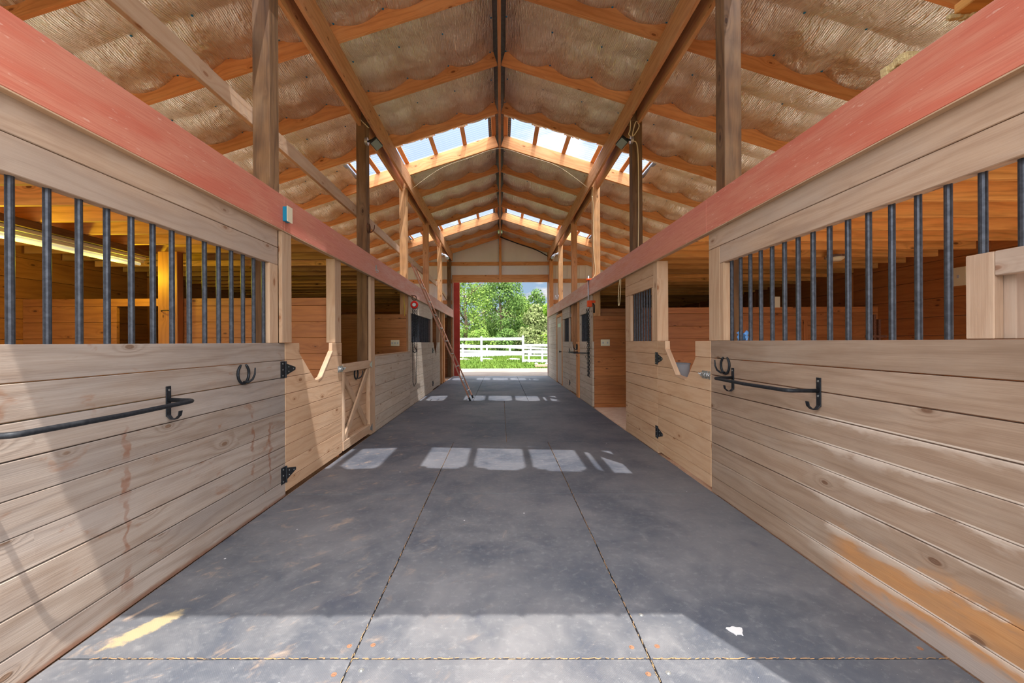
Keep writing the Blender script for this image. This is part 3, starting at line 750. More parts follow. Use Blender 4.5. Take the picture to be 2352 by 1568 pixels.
# ------------------------------------------------------------------ loft joists and deck above the stalls
for s in (-1, 1):
    y = YN + .12 + .4064; k = 0; zc = {}
    while y < YE - .2:
        m = M(); a, b2 = sorted((X(s, .185), s * (XO - .045)))
        m.box(a, b2, y - .019, y + .019, 2.34, 2.53, 'x')
        zone = 'near' if y < 4.7 else ('middle' if y < 8.3 else 'far')
        tag(m.build('loft_joist', MAT['joist'], bevel=.002), '%s rough-sawn joist from the camera in the row over the %s %s stalls' % (ORD[zc.setdefault(zone, 0)], zone, SN[s]), 'joist', 'joists over the %s %s stalls' % (zone, SN[s]))
        zc[zone] += 1; y += .4064; k += 1
    m = M(); a, b2 = sorted((X(s, .04), s * (XO - .002))); yy = YN + .05
    x = a
    while x < b2 - .01:
        xe = min(x + .24, b2); m.box(x + .001, xe - .001, YN + .05, YE - .1, 2.531, 2.55); x = xe
    struct(m.build('ceiling', MAT['joist']))
    m = M(); sb(m, s, .0, .038, YN + .05, YE - .1, 2.24, 2.33 + .19); struct(m.build('trim_%d' % (1 if s < 0 else 2), MAT['trim'], bevel=.002))

# ------------------------------------------------------------------ partitions between stalls
def partition(s, y, ztop, label, holes=(), mat='stall', back=None):
    m = M(); a, b2 = sorted((X(s, .039 if back else .045), s * (XO - .001)))
    xplanks(m, y - .02, y + .02, a, b2, -.014, ztop, holes=holes)
    if back: a, b2 = sorted((X(s, .19), s * (XO - .001))); xplanks(m, back[0] - .02, back[0] + .02, a, b2, -.014, back[1])
    return tag(m.build('stall_partition', MAT[mat], bevel=.002), label, 'partition', 'stall partitions')
PL = partition(-1, 4.72, 1.82, 'yellow-lit board partition at the back of the near left stall', holes=[(-4.42, -3.88, 1.0, 1.66)])
partition(-1, 8.145, 1.86, 'brown board partition behind the left half wall, with a switch plate', back=(8.335, 1.88))
partition(-1, 12.3, 1.88, 'board partition behind the far left stall')
partition(1, 5.97, 1.79, 'dark board partition at the back of the near right stall')
partition(1, 8.145, 1.81, 'knotty brown board partition in the open right bay, with an outlet plate', back=(8.335, 1.97))
partition(1, 12.0, 1.9, 'board partition between the far right stall and the narrow door')
# 6x6 post in the left partition line
m = M(); m.box(-3.86, -3.64, 4.60, 4.69, -.014, 2.34, 'z'); tag(m.build('stall_post', MAT['stall'], bevel=.004), 'square post standing against the yellow-lit left partition', 'post')
m = M(); m.box(-5.1, -5.0, 6.2, 6.3, -.014, 2.34, 'z'); tag(m.build('stall_post', MAT['stall'], bevel=.004), 'brown post in the bay behind the left partition', 'post')
m = M(); m.torus((-3.75, 4.645, 1.66), .085, .006, (0, .15, 1), 18, 6); tag(m.build('cord_loop', MAT['black'], smooth=True), 'dark cord tied round the square post in the left stall', 'cord')

# ------------------------------------------------------------------ hardware helpers
def hinge(parent, s, y, z, direction, leaf=.17, h=.14):
    """strap hinge: plate at y, triangular strap pointing to direction (+1 far, -1 near)"""
    d = -.004
    p = M(); y0, y1 = sorted((y - direction * .075, y - direction * .01)); sb(p, s, d, 0, y0, y1, z - h / 2, z + h / 2)
    p.prism([(y + direction * .006, z - .052), (y + direction * .006, z + .052), (y + direction * leaf, z + .012), (y + direction * leaf, z - .012)], 'x', *sorted((X(s, d), X(s, 0))))
    icyl(p, (X(s, -.006), y, z - h / 2), (0, 0, 1), .008, h, 8)
    hg = p.build('hinge', MAT['black'], parent, bevel=.0008)
    q = M()
    for a, c in ((-.045, -.05), (-.045, .05), (-.045, 0), (.05, -.02), (.05, .02), (.13, 0)):
        icyl(q, (X(s, -.003), y + direction * a, z + c), (-s, 0, 0), .006, .004, 8)
    q.build('screw', MAT['galv'], hg); return hg
def bolt_latch(parent, s, y, z):
    p = M(); sb(p, s, -.004, 0, y - .07, y + .03, z - .035, z + .035); sb(p, s, -.004, 0, y - .115, y - .085, z - .035, z + .035)
    la = p.build('latch', MAT['galv'], parent, bevel=.0008)
    q = M(); q.tube([(X(s, -.018), y - .13, z), (X(s, -.018), y + .03, z)], .007, 8); q.tube([(X(s, -.018), y + .01, z), (X(s, -.045), y + .015, z + .012)], .005, 8)
    for yy in (y - .055, y + .015): q.torus((X(s, -.014), yy, z), .014, .0045, (0, 1, 0), 12, 6)
    q.torus((X(s, -.014), y - .10, z), .014, .0045, (0, 1, 0), 12, 6); q.build('bolt', MAT['galv'], la, smooth=True)

def notch_panel(m, s, d0, d1, y0, y1, z0, z1, L, R, zb):
    """plank door panel with a V cut: L/R are lists of (y,z) from the rim down to the cut's bottom"""
    def ed(pts, z):
        for (ya, za), (yb, zb_) in zip(pts, pts[1:]):
            if zb_ <= z <= za: return ya + (yb - ya) * ((za - z) / (za - zb_) if za > zb_ else 0)
        return pts[-1][0] if z < pts[-1][1] else pts[0][0]
    xa, xb = sorted((X(s, d0), X(s, d1)))
    k = 0
    while True:
        t = z1 - k * PW; b2 = max(t - PW, z0)
        if t <= z0 + .01: break
        tt, bb = t - .00175, b2 + .00175
        r = random.random(); ou = random.uniform(0, 40); ov = random.uniform(0, 40)
        if tt <= zb: m.box(xa, xb, y0, y1, bb, tt, 'y', r=r)
        else:
            lo = max(bb, zb)
            if bb < zb: m.prism([(y0, bb), (y1, bb), (y1, zb), (y0, zb)], 'x', xa, xb, r=r, ou=ou, ov=ov)
            zs = sorted({lo, tt} | {z for _, z in L + R if lo < z < tt})
            pl = [(y0, lo)] + [(ed(L, z), z) for z in zs] + [(y0, tt)]
            pr = [(ed(R, z), z) for z in zs] ; pr = [(y1, lo)] + [(y1, tt)] + pr[::-1]
            m.prism(pl, 'x', xa, xb, r=r, ou=ou, ov=ov); m.prism(pr, 'x', xa, xb, r=r, ou=ou, ov=ov)
        k += 1
    return m
def trim_notch(parent, s, d0, d1, pts, mat):
    for (a, b2) in zip(pts, pts[1:]):
        p = M(); xa, xb = X(s, d0), X(s, d1)
        c0 = Vector(((xa + xb) / 2, a[0], a[1])); c1 = Vector(((xa + xb) / 2, b2[0], b2[1]))
        p.board(c0, c1, abs(xb - xa), .018, (1, 0, 0)); p.build('notch_trim', mat, parent, bevel=.002)

# ------------------------------------------------------------------ LEFT near stall front
t = thing('barred_partition', 'near left stall front of weathered planks with a row of steel bars above', 'stall front', (-1.835, 2.2, 0))
p = M(); planks(p, -1, 0, .038, YN + .02, 3.472, .0, 1.3); p.build('plank_panel', MAT['left_planks'], t, bevel=.0025)
p = M(); sb(p, -1, 0, .036, YN + .02, 3.37, 2.0905, 2.235); sb(p, -1, 0, .036, YN + .02, 3.37, 1.942, 2.0865); p.build('top_rail', MAT['rail'], t, bevel=.003)
p = M(); sb(p, -1, .0, .038, 3.245, 3.37, 1.3, 1.942, 'z'); p.build('end_stile', MAT['trim'], t, bevel=.003)
p = M(); sb(p, -1, -.03, .0, 3.375, 3.53, 1.302, 2.2275, 'z'); ht = p.build('face_board', MAT['trim'], t, bevel=.003)
for i in range(18):
    y = 3.224 - .1281 * i
    if y < YN + .1: break
    p = M(); icyl(p, (-1.872, y, 1.298), (0, 0, 1), .0138, .65, 12); p.build('bar', MAT['bar'], t, smooth=False)
p = M(); sb(p, -1, .039, .06, YN + .05, 3.32, 1.24, 1.298); sb(p, -1, .039, .06, YN + .05, 3.32, 1.945, 2.0); p.build('bar_rail', MAT['rail'], t)
# ------------------------------------------------------------------ LEFT door with V notch
t = thing('stall_door', 'left plank stall door with a V-shaped notch and black strap hinges', 'door', (-1.835, 4.09, 0))
L = [(3.722, 1.3), (3.727, 1.205), (4.01, .955), (4.05, .935)]; R = [(4.45, 1.3), (4.44, 1.20), (4.17, .95), (4.12, .935)]
p = M(); notch_panel(p, -1, 0, .038, 3.477, 4.712, .035, 1.3, L, R, .935); p.build('plank_panel', MAT['door_planks'], t, bevel=.002)
trim_notch(t, -1, -.004, .045, [(4.455, 1.21), (4.18, .945), (4.10, .925)], MAT['trim'])
hinge(t, -1, 3.475, 1.075, 1); hinge(t, -1, 3.475, .185, 1)
bolt_latch(t, -1, 4.71, 1.0)
p = M(); sb(p, -1, .0005, .10, 4.53, 4.70, 1.302, 2.2335, 'z'); tag(p.build('door_post', MAT['trim'], bevel=.003), 'pale square post above the left notched door, sun-streaked', 'post')
# ------------------------------------------------------------------ LEFT X braced gate
t = thing('braced_gate', 'low wooden gate with an X brace between two left posts', 'gate', (-1.835, 5.25, 0))
p = M(); planks(p, -1, .055, .07, 4.76, 5.765, .05, 1.04, ztop=1.04); p.build('boards', MAT['door_planks'], t, bevel=.0015)
for (z0, z1) in ((.95, 1.05), (.04, .15)):
    p = M(); sb(p, -1, -.004, .054, 4.745, 5.77, z0, z1); p.build('rail', MAT['trim'], t, bevel=.003)
for (ya, yb) in ((4.745, 4.80), (5.715, 5.77)):
    p = M(); sb(p, -1, -.003, .054, ya, yb, .151, .949, 'z'); p.build('stile', MAT['trim'], t, bevel=.003)
for (a, b2, d) in (((4.83, .17), (5.68, .93), .003), ((4.83, .93), (5.68, .17), .029)):
    p = M(); p.board((X(-1, d + .012), a[0], a[1]), (X(-1, d + .012), b2[0], b2[1]), .085, .024, (0, -1, 1)); p.build('brace', MAT['trim'], t, bevel=.002)
for z in (.99, .10):
    p = M(); p.prism([(5.80, z - .05), (5.80, z + .05), (5.70, z + .012), (5.70, z - .012)], 'x', X(-1, -.004), X(-1, -.010)); p.build('hinge', MAT['galv'], t)
p = M(); sb(p, -1, 0, .038, 5.775, 5.955, .0, 2.2335, 'z'); tag(p.build('casing_board', MAT['trim'], bevel=.003), 'pale casing board on the post between gate and half wall', 'board')
# tool hanging behind gate: horseshoe
# ------------------------------------------------------------------ LEFT half wall
p = M(); planks(p, -1, 0, .038, 5.957, 8.27, .0, 1.10, ztop=1.10); t = p.build('half_wall', MAT['far_planks'], bevel=.002); tag(t, 'low pale plank half wall on the left, beyond the gate', 'half wall')
p = M(); sb(p, -1, -.002, .06, 5.957, 8.27, 1.1015, 1.12); p.build('cap_board', MAT['trim'], t, bevel=.002)
# ------------------------------------------------------------------ LEFT far stall
t = thing('barred_partition', 'far left stall front, pale planks with steel bars behind the hanging chain', 'stall front', (-1.835, 9.6, 0))
p = M(); planks(p, -1, 0, .038, 8.275, 11.0, 0, 1.3); p.build('plank_panel', MAT['far_planks'], t, bevel=.002)
p = M(); sb(p, -1, 0, .036, 8.275, 11.0, 1.90, 2.235); p.build('top_rail', MAT['far_planks'], t, bevel=.003)
for ya, yb in ((8.275, 8.40), (10.87, 11.0)):
    p = M(); sb(p, -1, 0, .038, ya, yb, 1.3015, 1.8985, 'z'); p.build('end_stile', MAT['far_planks'], t, bevel=.003)
for i in range(18):
    p = M(); icyl(p, (-1.872, 8.5 + .131 * i, 1.298), (0, 0, 1), .0138, .62, 8); p.build('bar', MAT['bar'], t)
t = thing('stall_door', 'far left plank stall door with a deep notch, beside the ladder', 'door', (-1.835, 11.6, 0))
L = [(11.14, 1.3), (11.14, 1.29), (11.5, .93), (11.53, .90)]; R = [(12.0, 1.3), (12.0, 1.29), (11.62, .93), (11.59, .90)]
p = M(); notch_panel(p, -1, 0, .038, 11.005, 12.25, .03, 1.3, L, R, .90); p.build('plank_panel', MAT['far_planks'], t, bevel=.002)
hinge(t, -1, 11.02, 1.08, 1, .12); hinge(t, -1, 11.02, .19, 1, .12)
p = M(); sb(p, -1, .0, .10, 12.26, 12.38, .0, 2.2335, 'z'); tag(p.build('door_post', MAT['trim'], bevel=.003), 'pale post at the far side of the far left stall door', 'post')
p = M(); sb(p, -1, .0, .12, 13.22, 13.42, .0, 2.2335, 'z'); tag(p.build('door_post', MAT['rafter'], bevel=.003), 'orange-brown post standing on the floor past the far left stall', 'post')

# ------------------------------------------------------------------ RIGHT near stall front
t = thing('barred_partition', 'near right stall front of stained planks with steel bars and a feed opening', 'stall front', (1.82, 2.2, 0))
p = M(); planks(p, 1, 0, .038, YN + .02, 3.535, .0, 1.3); p.build('plank_panel', MAT['right_planks'], t, bevel=.0025)
p = M(); sb(p, 1, 0, .036, YN + .02, 3.565, 2.0905, 2.235); sb(p, 1, 0, .036, YN + .02, 3.39, 1.942, 2.0865); p.build('top_rail', MAT['rail'], t, bevel=.003)
p = M(); sb(p, 1, .0, .036, 3.3915, 3.565, 1.302, 2.0865, 'z'); p.build('end_stile', MAT['trim'], t, bevel=.003)
p = M(); sb(p, 1, .0, .07, 3.33, 3.390, 1.302, 1.9405, 'z'); p.build('inner_stile', MAT['trim'], t, bevel=.003)
for i in range(17):
    y = 3.285 - .1222 * i
    if y < YN + .1: break
    lowb = y < 1.58
    p = M(); icyl(p, (1.862, y, 1.298 if not lowb else 1.62), (0, 0, 1), .0138, .65 if not lowb else .33, 12); p.build('bar', MAT['bar'], t)
p = M(); sb(p, 1, .039, .06, YN + .05, 3.32, 1.24, 1.298); sb(p, 1, .039, .06, YN + .05, 3.32, 1.945, 2.0); p.build('bar_rail', MAT['rail'], t)
p = M(); sb(p, 1, -.002, .036, 1.505, 1.597, 1.302, 1.625, 'z'); sb(p, 1, -.002, .036, YN + .1, 1.503, 1.535, 1.625, 'y'); p.build('feed_opening_frame', MAT['rail'], t, bevel=.003)
p = M(); sb(p, 1, .036, .075, 1.47, 1.53, 1.302, 1.60, 'z'); sb(p, 1, .036, .075, YN + .1, 1.469, 1.56, 1.60, 'y'); p.build('feed_opening_lining', MAT['rail'], t, bevel=.003)
# RIGHT door
t = thing('stall_door', 'right pine stall door with a V-shaped notch and a steel bolt', 'door', (1.82, 4.1, 0))
L = [(3.822, 1.285), (3.822, 1.14), (3.99, .945), (4.03, .93)]; R = [(4.515, 1.3), (4.505, 1.21), (4.24, .945), (4.20, .93)]
p = M(); notch_panel(p, 1, 0, .038, 3.545, 4.735, .03, 1.3, L, R, .93); p.build('plank_panel', MAT['door_planks'], t, bevel=.002)
trim_notch(t, 1, -.004, .05, [(4.52, 1.30), (4.515, 1.21), (4.245, .94), (4.03, .922)], MAT['trim'])
hinge(t, 1, 4.735, 1.10, -1, .14); hinge(t, 1, 4.735, .243, -1, .14)
bolt_latch(t, 1, 3.66, 1.0)
p = M(); sb(p, 1, .0005, .13, 4.745, 4.865, 1.302, 2.2335, 'z'); tag(p.build('door_post', MAT['trim'], bevel=.003), 'pale square post between the right notched door and barred panel', 'post')
# RIGHT fixed panel with small window
t = thing('barred_partition', 'narrow right pine panel with a small barred opening', 'stall front', (1.82, 5.35, 0))
p = M(); planks(p, 1, 0, .038, 4.745, 5.95, 0, 1.3); p.build('plank_panel', MAT['door_planks'], t, bevel=.002)
p = M(); planks(p, 1, 0, .038, 4.867, 5.95, 1.945, 2.2335, ztop=2.2335); p.build('top_rail', MAT['door_planks'], t, bevel=.002)
for ya, yb in ((4.867, 4.92), (5.72, 5.95)):
    p = M(); sb(p, 1, 0, .038, ya, yb, 1.3015, 1.943, 'z'); p.build('end_stile', MAT['trim'], t, bevel=.003)
for i in range(8):
    p = M(); icyl(p, (1.86, 4.985 + .0965 * i, 1.298), (0, 0, 1), .0138, .66, 10); p.build('bar', MAT['bar'], t)
# RIGHT far stall
t = thing('barred_partition', 'far right stall front, pale planks with a short barred opening behind the chain', 'stall front', (1.82, 8.9, 0))
p = M(); planks(p, 1, 0, .038, 8.125, 9.42, 0, 1.3); p.build('plank_panel', MAT['far_planks'], t, bevel=.002)
p = M(); sb(p, 1, 0, .038, 8.22, 9.42, 1.90, 2.2335); p.build('top_rail', MAT['far_planks'], t, bevel=.002)
for ya, yb in ((8.22, 8.50), (9.34, 9.42)):
    p = M(); sb(p, 1, 0, .038, ya, yb, 1.3015, 1.8985, 'z'); p.build('end_stile', MAT['far_planks'], t, bevel=.003)
for i in range(7):
    p = M(); icyl(p, (1.86, 8.57 + .12 * i, 1.298), (0, 0, 1), .0138, .61, 8); p.build('bar', MAT['bar'], t)
p = M(); sb(p, 1, -.03, .038, 9.43, 9.70, .0, 1.3, 'z'); sb(p, 1, .0, .1, 9.55, 9.70, 1.302, 2.2335, 'z'); tag(p.build('door_post', MAT['rafter'], bevel=.003), 'orange-brown batten standing by the far right notched door', 'post')
t = thing('stall_door', 'far right plank stall door with a deep notch', 'door', (1.82, 10.2, 0))
L = [(9.85, 1.3), (9.86, 1.25), (10.12, .95), (10.15, .93)]; R = [(10.55, 1.3), (10.54, 1.25), (10.25, .95), (10.22, .93)]
p = M(); notch_panel(p, 1, 0, .038, 9.71, 10.80, .03, 1.3, L, R, .93); p.build('plank_panel', MAT['far_planks'], t, bevel=.002)
hinge(t, 1, 10.79, 1.06, -1, .10); hinge(t, 1, 10.79, .22, -1, .10)
t = thing('barred_partition', 'pale plank panel with a barred opening beside the narrow far right door', 'stall front', (1.82, 11.4, 0))
p = M(); planks(p, 1, 0, .038, 10.81, 12.05, 0, 1.3); p.build('plank_panel', MAT['far_planks'], t, bevel=.002)
p = M(); planks(p, 1, 0, .038, 10.81, 12.05, 1.93, 2.2335, ztop=2.2335); p.build('top_rail', MAT['far_planks'], t, bevel=.002)
for ya, yb in ((10.81, 10.9), (11.78, 12.05)):
    p = M(); sb(p, 1, 0, .038, ya, yb, 1.3015, 1.9285, 'z'); p.build('end_stile', MAT['far_planks'], t, bevel=.003)
for i in range(7):
    p = M(); icyl(p, (1.86, 10.97 + .12 * i, 1.298), (0, 0, 1), .0138, .64, 8); p.build('bar', MAT['bar'], t)
t = thing('personnel_door', 'narrow pale door with a dark frame at the far right', 'door', (1.82, 12.7, 0))
p = M(); sb(p, 1, .005, .045, 12.13, 13.17, .02, 2.06, 'z'); p.build('door_leaf', MAT['far_planks'], t, bevel=.002)
p = M(); sb(p, 1, -.012, .04, 12.055, 12.125, 0, 2.15, 'z'); sb(p, 1, -.012, .04, 13.175, 13.245, 0, 2.15, 'z'); sb(p, 1, -.012, .04, 12.126, 13.174, 2.065, 2.15); p.build('frame', MAT['rafter'], t, bevel=.002)
p = M(); icyl(p, (X(1, .005), 12.25, 1.0), (-1, 0, 0), .012, .04, 8); icyl(p, (X(1, -.035), 12.25, 1.0), (-1, 0, 0), .026, .03, 10); p.build('door_knob', MAT['black'], t)
p = M(); sb(p, 1, -.004, .005, 12.35, 12.95, 1.75, 1.86); p.build('hook_rail', MAT['galv'], t)
t = thing('barred_partition', 'pale planked end panel of the right side beside the far doorway', 'stall front', (1.82, 14.4, 0))
p = M(); planks(p, 1, 0, .038, 13.25, YE - .1, 0, 2.2335, ztop=2.2335); p.build('plank_panel', MAT['far_planks'], t, bevel=.002)

# ------------------------------------------------------------------ hardware on the fronts
def rack(s, ya, yb, z, out, yca, ycb, label):
    """blanket rack: two wall plates with lower hooks, one bent pipe"""
    t = thing('blanket_rack', label, 'rack', (X(s, 0), (ya + yb) / 2, z))
    def arc(p0, p1, p2, n=5):
        return [Vector(p0) * (1 - q) ** 2 + Vector(p1) * 2 * q * (1 - q) + Vector(p2) * q * q for q in [i / n for i in range(n + 1)]]
    wx = X(s, -.008); ox = X(s, -out)
    A = Vector((ox, yca, z)); B = Vector((ox, ycb, z))
    dA = (Vector((wx, ya, z)) - A).normalized(); dB = (Vector((wx, yb, z)) - B).normalized(); e = (B - A).normalized()
    pts = [Vector((wx, ya, z))] + arc(A + dA * .04, A, A + e * .05) + [A.lerp(B, .5) + Vector((0, 0, -.004))] + arc(B - e * .05, B, B + dB * .04) + [Vector((wx, yb, z))]
    p = M(); p.tube(pts, .0115, 10); p.build('pipe', MAT['black'], t, smooth=True)
    for y in (ya, yb):
        p = M(); sb(p, s, -.006, 0, y - .016, y + .016, z - .09, z + .075)
        hk = [(X(s, -.004), y, z - .085), (X(s, -.02), y, z - .105), (X(s, -.045), y, z - .105), (X(s, -.065), y, z - .085), (X(s, -.07), y, z - .06)]
        for a, b2 in zip(hk, hk[1:]): p.board(a, b2, .026, .005, (0, 1, 0))
        br = p.build('bracket', MAT['black'], t, bevel=.001)
        q = M(); icyl(q, (X(s, -.005), y, z + .055), (-s, 0, 0), .006, .004, 8); icyl(q, (X(s, -.005), y, z - .03), (-s, 0, 0), .006, .004, 8); q.build('screw', MAT['galv'], br)
rack(-1, 2.25, 1.37, .99, .175, 2.215, 1.385, 'black pipe blanket rack on the near left planks')
rack(1, 3.20, 2.335, 1.012, .175, 3.155, 2.35, 'black pipe blanket rack on the near right planks')
def shoe(m, c, up, side, size=.062, rr=.0085):
    """flat horseshoe bar bent in a U opening along 'up'"""
    c = Vector(c); up = Vector(up).normalized(); side = Vector(side).normalized(); pts = []
    for i in range(15):
        a = -math.pi * .5 + (i - 7) / 7 * math.radians(150)
        w = .92 if abs(i - 7) > 5 else 1
        pts.append(c + side * math.cos(a) * size * w + up * math.sin(a) * size * 1.15)
    m.tube(pts, [rr * (.75 if i in (0, 14) else 1.1) for i in range(15)], 6)
def shoe_hook(s, y, z, label, mat='black', extra=None, x=None):
    x = X(s, -.008) if x is None else x
    t = thing('horseshoe_hook', label, 'hook', (x, y, z))
    p = M(); shoe(p, (x, y, z), (0, 0, 1), (0, 1, 0)); p.build('horseshoe', MAT[mat], t, smooth=True)
    p = M(); c = Vector((x, y, z - .06))
    pts = [c, c + Vector((-s * .035, 0, -.002)), c + Vector((-s * .065, 0, .02)), c + Vector((-s * .08, 0, .055)), c + Vector((-s * .083, 0, .10))]
    p.tube(pts, [.007, .008, .008, .007, .005], 6); p.build('hook_prong', MAT[mat], t, smooth=True)
    return t
shoe_hook(-1, 2.90, 1.085, 'black horseshoe hook on the left planks near the upper hinge')
shoe_hook(1, 3.30, 1.105, 'black horseshoe hook on the right planks above the blanket rack')
shoe_hook(-1, 5.30, .90, 'dark horseshoe hook showing behind the X-braced gate', x=-1.876)
t = shoe_hook(-1, 5.80, 2.93, 'rusty horseshoe hook high on the second left roof post', 'ironrust', x=X(-1, .030))
t = shoe_hook(1, 13.12, 2.75, 'white horseshoe hook low on the fifth right roof post', 'white', x=X(1, .030))
shoe_hook(1, 9.55, 1.18, 'dark horseshoe hook on the far right batten', x=X(1, -.04))
rack(1, 8.45, 9.5, 1.06, .28, 8.6, 9.3, 'black and silver blanket rack beside the right chain')
# switch boxes and plates
def plate(c, n, w, h, label, toggles=2, mat='cream', cat='switch', name='light_switch'):
    c = Vector(c); n = Vector(n); sd = Vector((0, 0, 1)).cross(n)
    t = thing(name, label, cat, c)
    p = M(); p.obox(c + n * .004, sd * w / 2, (0, 0, h / 2), n * .004); p.build('cover_plate', MAT[mat], t, bevel=.002)
    for i in range(toggles):
        o_ = sd * ((i - (toggles - 1) / 2) * w / max(toggles, 1))
        q = M(); q.obox(c + o_ + n * .010, sd * .011, (0, 0, .018), n * .004); q.build('toggle', MAT['white'], t, bevel=.001)
    return t
plate((-2.10, 8.124, 1.29), (0, -1, 0), .17, .12, 'cream double switch plate on the brown partition behind the half wall', 3)
plate((2.08, 8.124, 1.275), (0, -1, 0), .18, .125, 'cream outlet plate on the brown partition in the right bay', 2)
t = thing('switch_box', 'blue and cream switch box on the left red beam', 'switch', (-1.79, 3.40, 2.31))
p = M(); sb(p, -1, -.075, -.038, 3.375, 3.445, 2.31, 2.43); p.build('box', MAT['blue'], t, bevel=.002)
p = M(); sb(p, -1, -.082, -.0755, 3.368, 3.452, 2.305, 2.435); p.build('cover_plate', MAT['cream'], t, bevel=.002)
t = plate((5.455, 4.86, 2.05), (-1, 0, 0), .16, .22, 'cream switch box tilted on the right outer wall, behind the bars', 1)
t = plate((4.0, 5.949, 1.86), (0, -1, 0), .14, .16, 'cream box standing above the dark right partition', 0)
# small metal eye plates on the red beams
p = M(); sb(p, -1, -.041, -.038, 5.88, 5.93, 2.33, 2.42); p.torus((X(-1, -.05), 5.905, 2.33), .02, .004, (0, 1, 0), 12, 6); tag(p.build('eye_bolt', MAT['galv']), 'small steel eye plate on the left red beam above the gate post', 'hook')

# ------------------------------------------------------------------ lamps
def flood(s, y, z, label):
    x = X(s, .035)
    t = thing('floodlight', label, 'light', (x, y - .03, z))
    p = M(); icyl(p, (x, y - .03, z), (-s, 0, 0), .05, .035, 14); p.build('mount', MAT['galv'], t)
    p = M(); p.tube([(x - s * .035, y - .03, z), (x - s * .09, y - .06, z + .005), (x - s * .12, y - .07, z - .03)], .012, 8); p.build('arm', MAT['black'], t, smooth=True)
    c = Vector((x - s * .16, y - .07, z - .05)); n = Vector((-s * .45, -.5, -.75)).normalized(); u = Vector((s * .3, -.9, .2)); u = (u - n * u.dot(n)).normalized(); v = n.cross(u)
    p = M(); p.obox(c, u * .075, v * .06, n * .03); h = p.build('housing', MAT['black'], t, bevel=.01)
    p = M(); p.obox(c + n * .031, u * .066, v * .051, n * .002); p.build('lens', MAT['lens'], h)
flood(-1, 5.72, 4.10, 'square floodlight near the top of the second left roof post')
flood(1, 5.72, 4.10, 'square floodlight near the top of the second right roof post')
def bulbs(s, y, z, label):
    x = X(s, .035); t = thing('twin_bulb_lamp', label, 'light', (x, y, z))
    p = M(); icyl(p, (x, y, z), (-s, 0, 0), .05, .03, 12); p.build('mount', MAT['white'], t)
    for k in (-1, 1):
        p = M(); a = Vector((x - s * .03, y + k * .03, z)); b2 = Vector((x - s * .12, y + k * .07, z - .03)); p.tube([a, b2, b2 + Vector((-s * .05, -.02, -.06)), b2 + Vector((-s * .065, -.03, -.10))], [.02, .028, .045, .058], 12)
        p.build('bulb', MAT['white'], t, smooth=True)
bulbs(-1, 13.04, 4.1, 'white twin bulb lamp on the fifth left roof post'); bulbs(1, 13.04, 4.1, 'white twin bulb lamp on the fifth right roof post')
# fluorescent fixture in the left stall
t = thing('fluorescent_light', 'long cream fluorescent light under the near left stall ceiling', 'light', (-4.05, 4.0, 2.17))
p = M(); p.box(-4.13, -3.97, 3.0, 4.58, 2.235, 2.27); p.box(-4.11, -3.99, 3.0, 4.58, 2.205, 2.2345); p.build('housing', MAT['cream'], t, bevel=.003)
p = M(); p.box(-4.17, -3.93, 2.9, 4.62, 2.271, 2.338); p.build('backing_board', MAT['post'], t, bevel=.003)
TUBE = emis('glowing_tube', (1.0, .92, .55), .4)
for k in (-1, 1):
    p = M(); p.tube([(-4.05 + k * .04, 3.04, 2.185), (-4.05 + k * .04, 4.54, 2.185)], .016, 10); p.build('tube', TUBE, t, smooth=True)
for k, (yy, e) in enumerate(((3.3, 11), (4.3, 11))):
    ll = bpy.data.lights.new('fluorescent_glow', 'POINT'); ll.shadow_soft_size = .04; ll.energy = e; ll.color = (1.0, .93, .05)
    lo = bpy.data.objects.new('fluorescent_glow', ll); COL.objects.link(lo); lo.parent = t; lo.location = (0, yy - 4.0, -.10)
# round ceiling lamp in right stall
t = thing('ceiling_lamp', 'small oval white lamp under the near right stall joists', 'light', (4.1, 5.0, 2.28))
p = M(); icyl(p, (4.1, 5.0, 2.339), (0, 0, -1), .10, .03, 16, .11); p.build('base', MAT['galv'], t)
p = M(); icyl(p, (4.1, 5.0, 2.308), (0, 0, -1), .105, .04, 16, .06); p.build('diffuser', MAT['cream'], t, smooth=True)

# ------------------------------------------------------------------ ladder
t = thing('ladder', 'thin wooden-brown ladder leaning against the left beam', 'ladder', (-.68, 9.1, 0))
A = Vector((-.68, 8.9, .05)); B = Vector((-1.76, 8.06, 2.86)); w = Vector((.0, .40, .0))
A2 = A + Vector((.03, .44, 0)); B2 = B + Vector((0, .38, .0))
d = (B - A).normalized()
for a, b2 in ((A, B), (A2, B2)):
    p = M(); p.board(a, b2, .026, .03, (1, 0, 0)); p.build('rail', MAT['ladder'], t, bevel=.003)
    q = M(); q.board(a - d * .03, a + d * .05, .034, .036, (1, 0, 0)); q.build('foot', MAT['black'], t)
for k in range(9):
    f = (.2 + k * .3048) / (B - A).length
    if f > .97: break
    p = M(); p.tube([A.lerp(B, f), A2.lerp(B2, f)], .011, 8); p.build('rung', MAT['galv'], t, smooth=True)

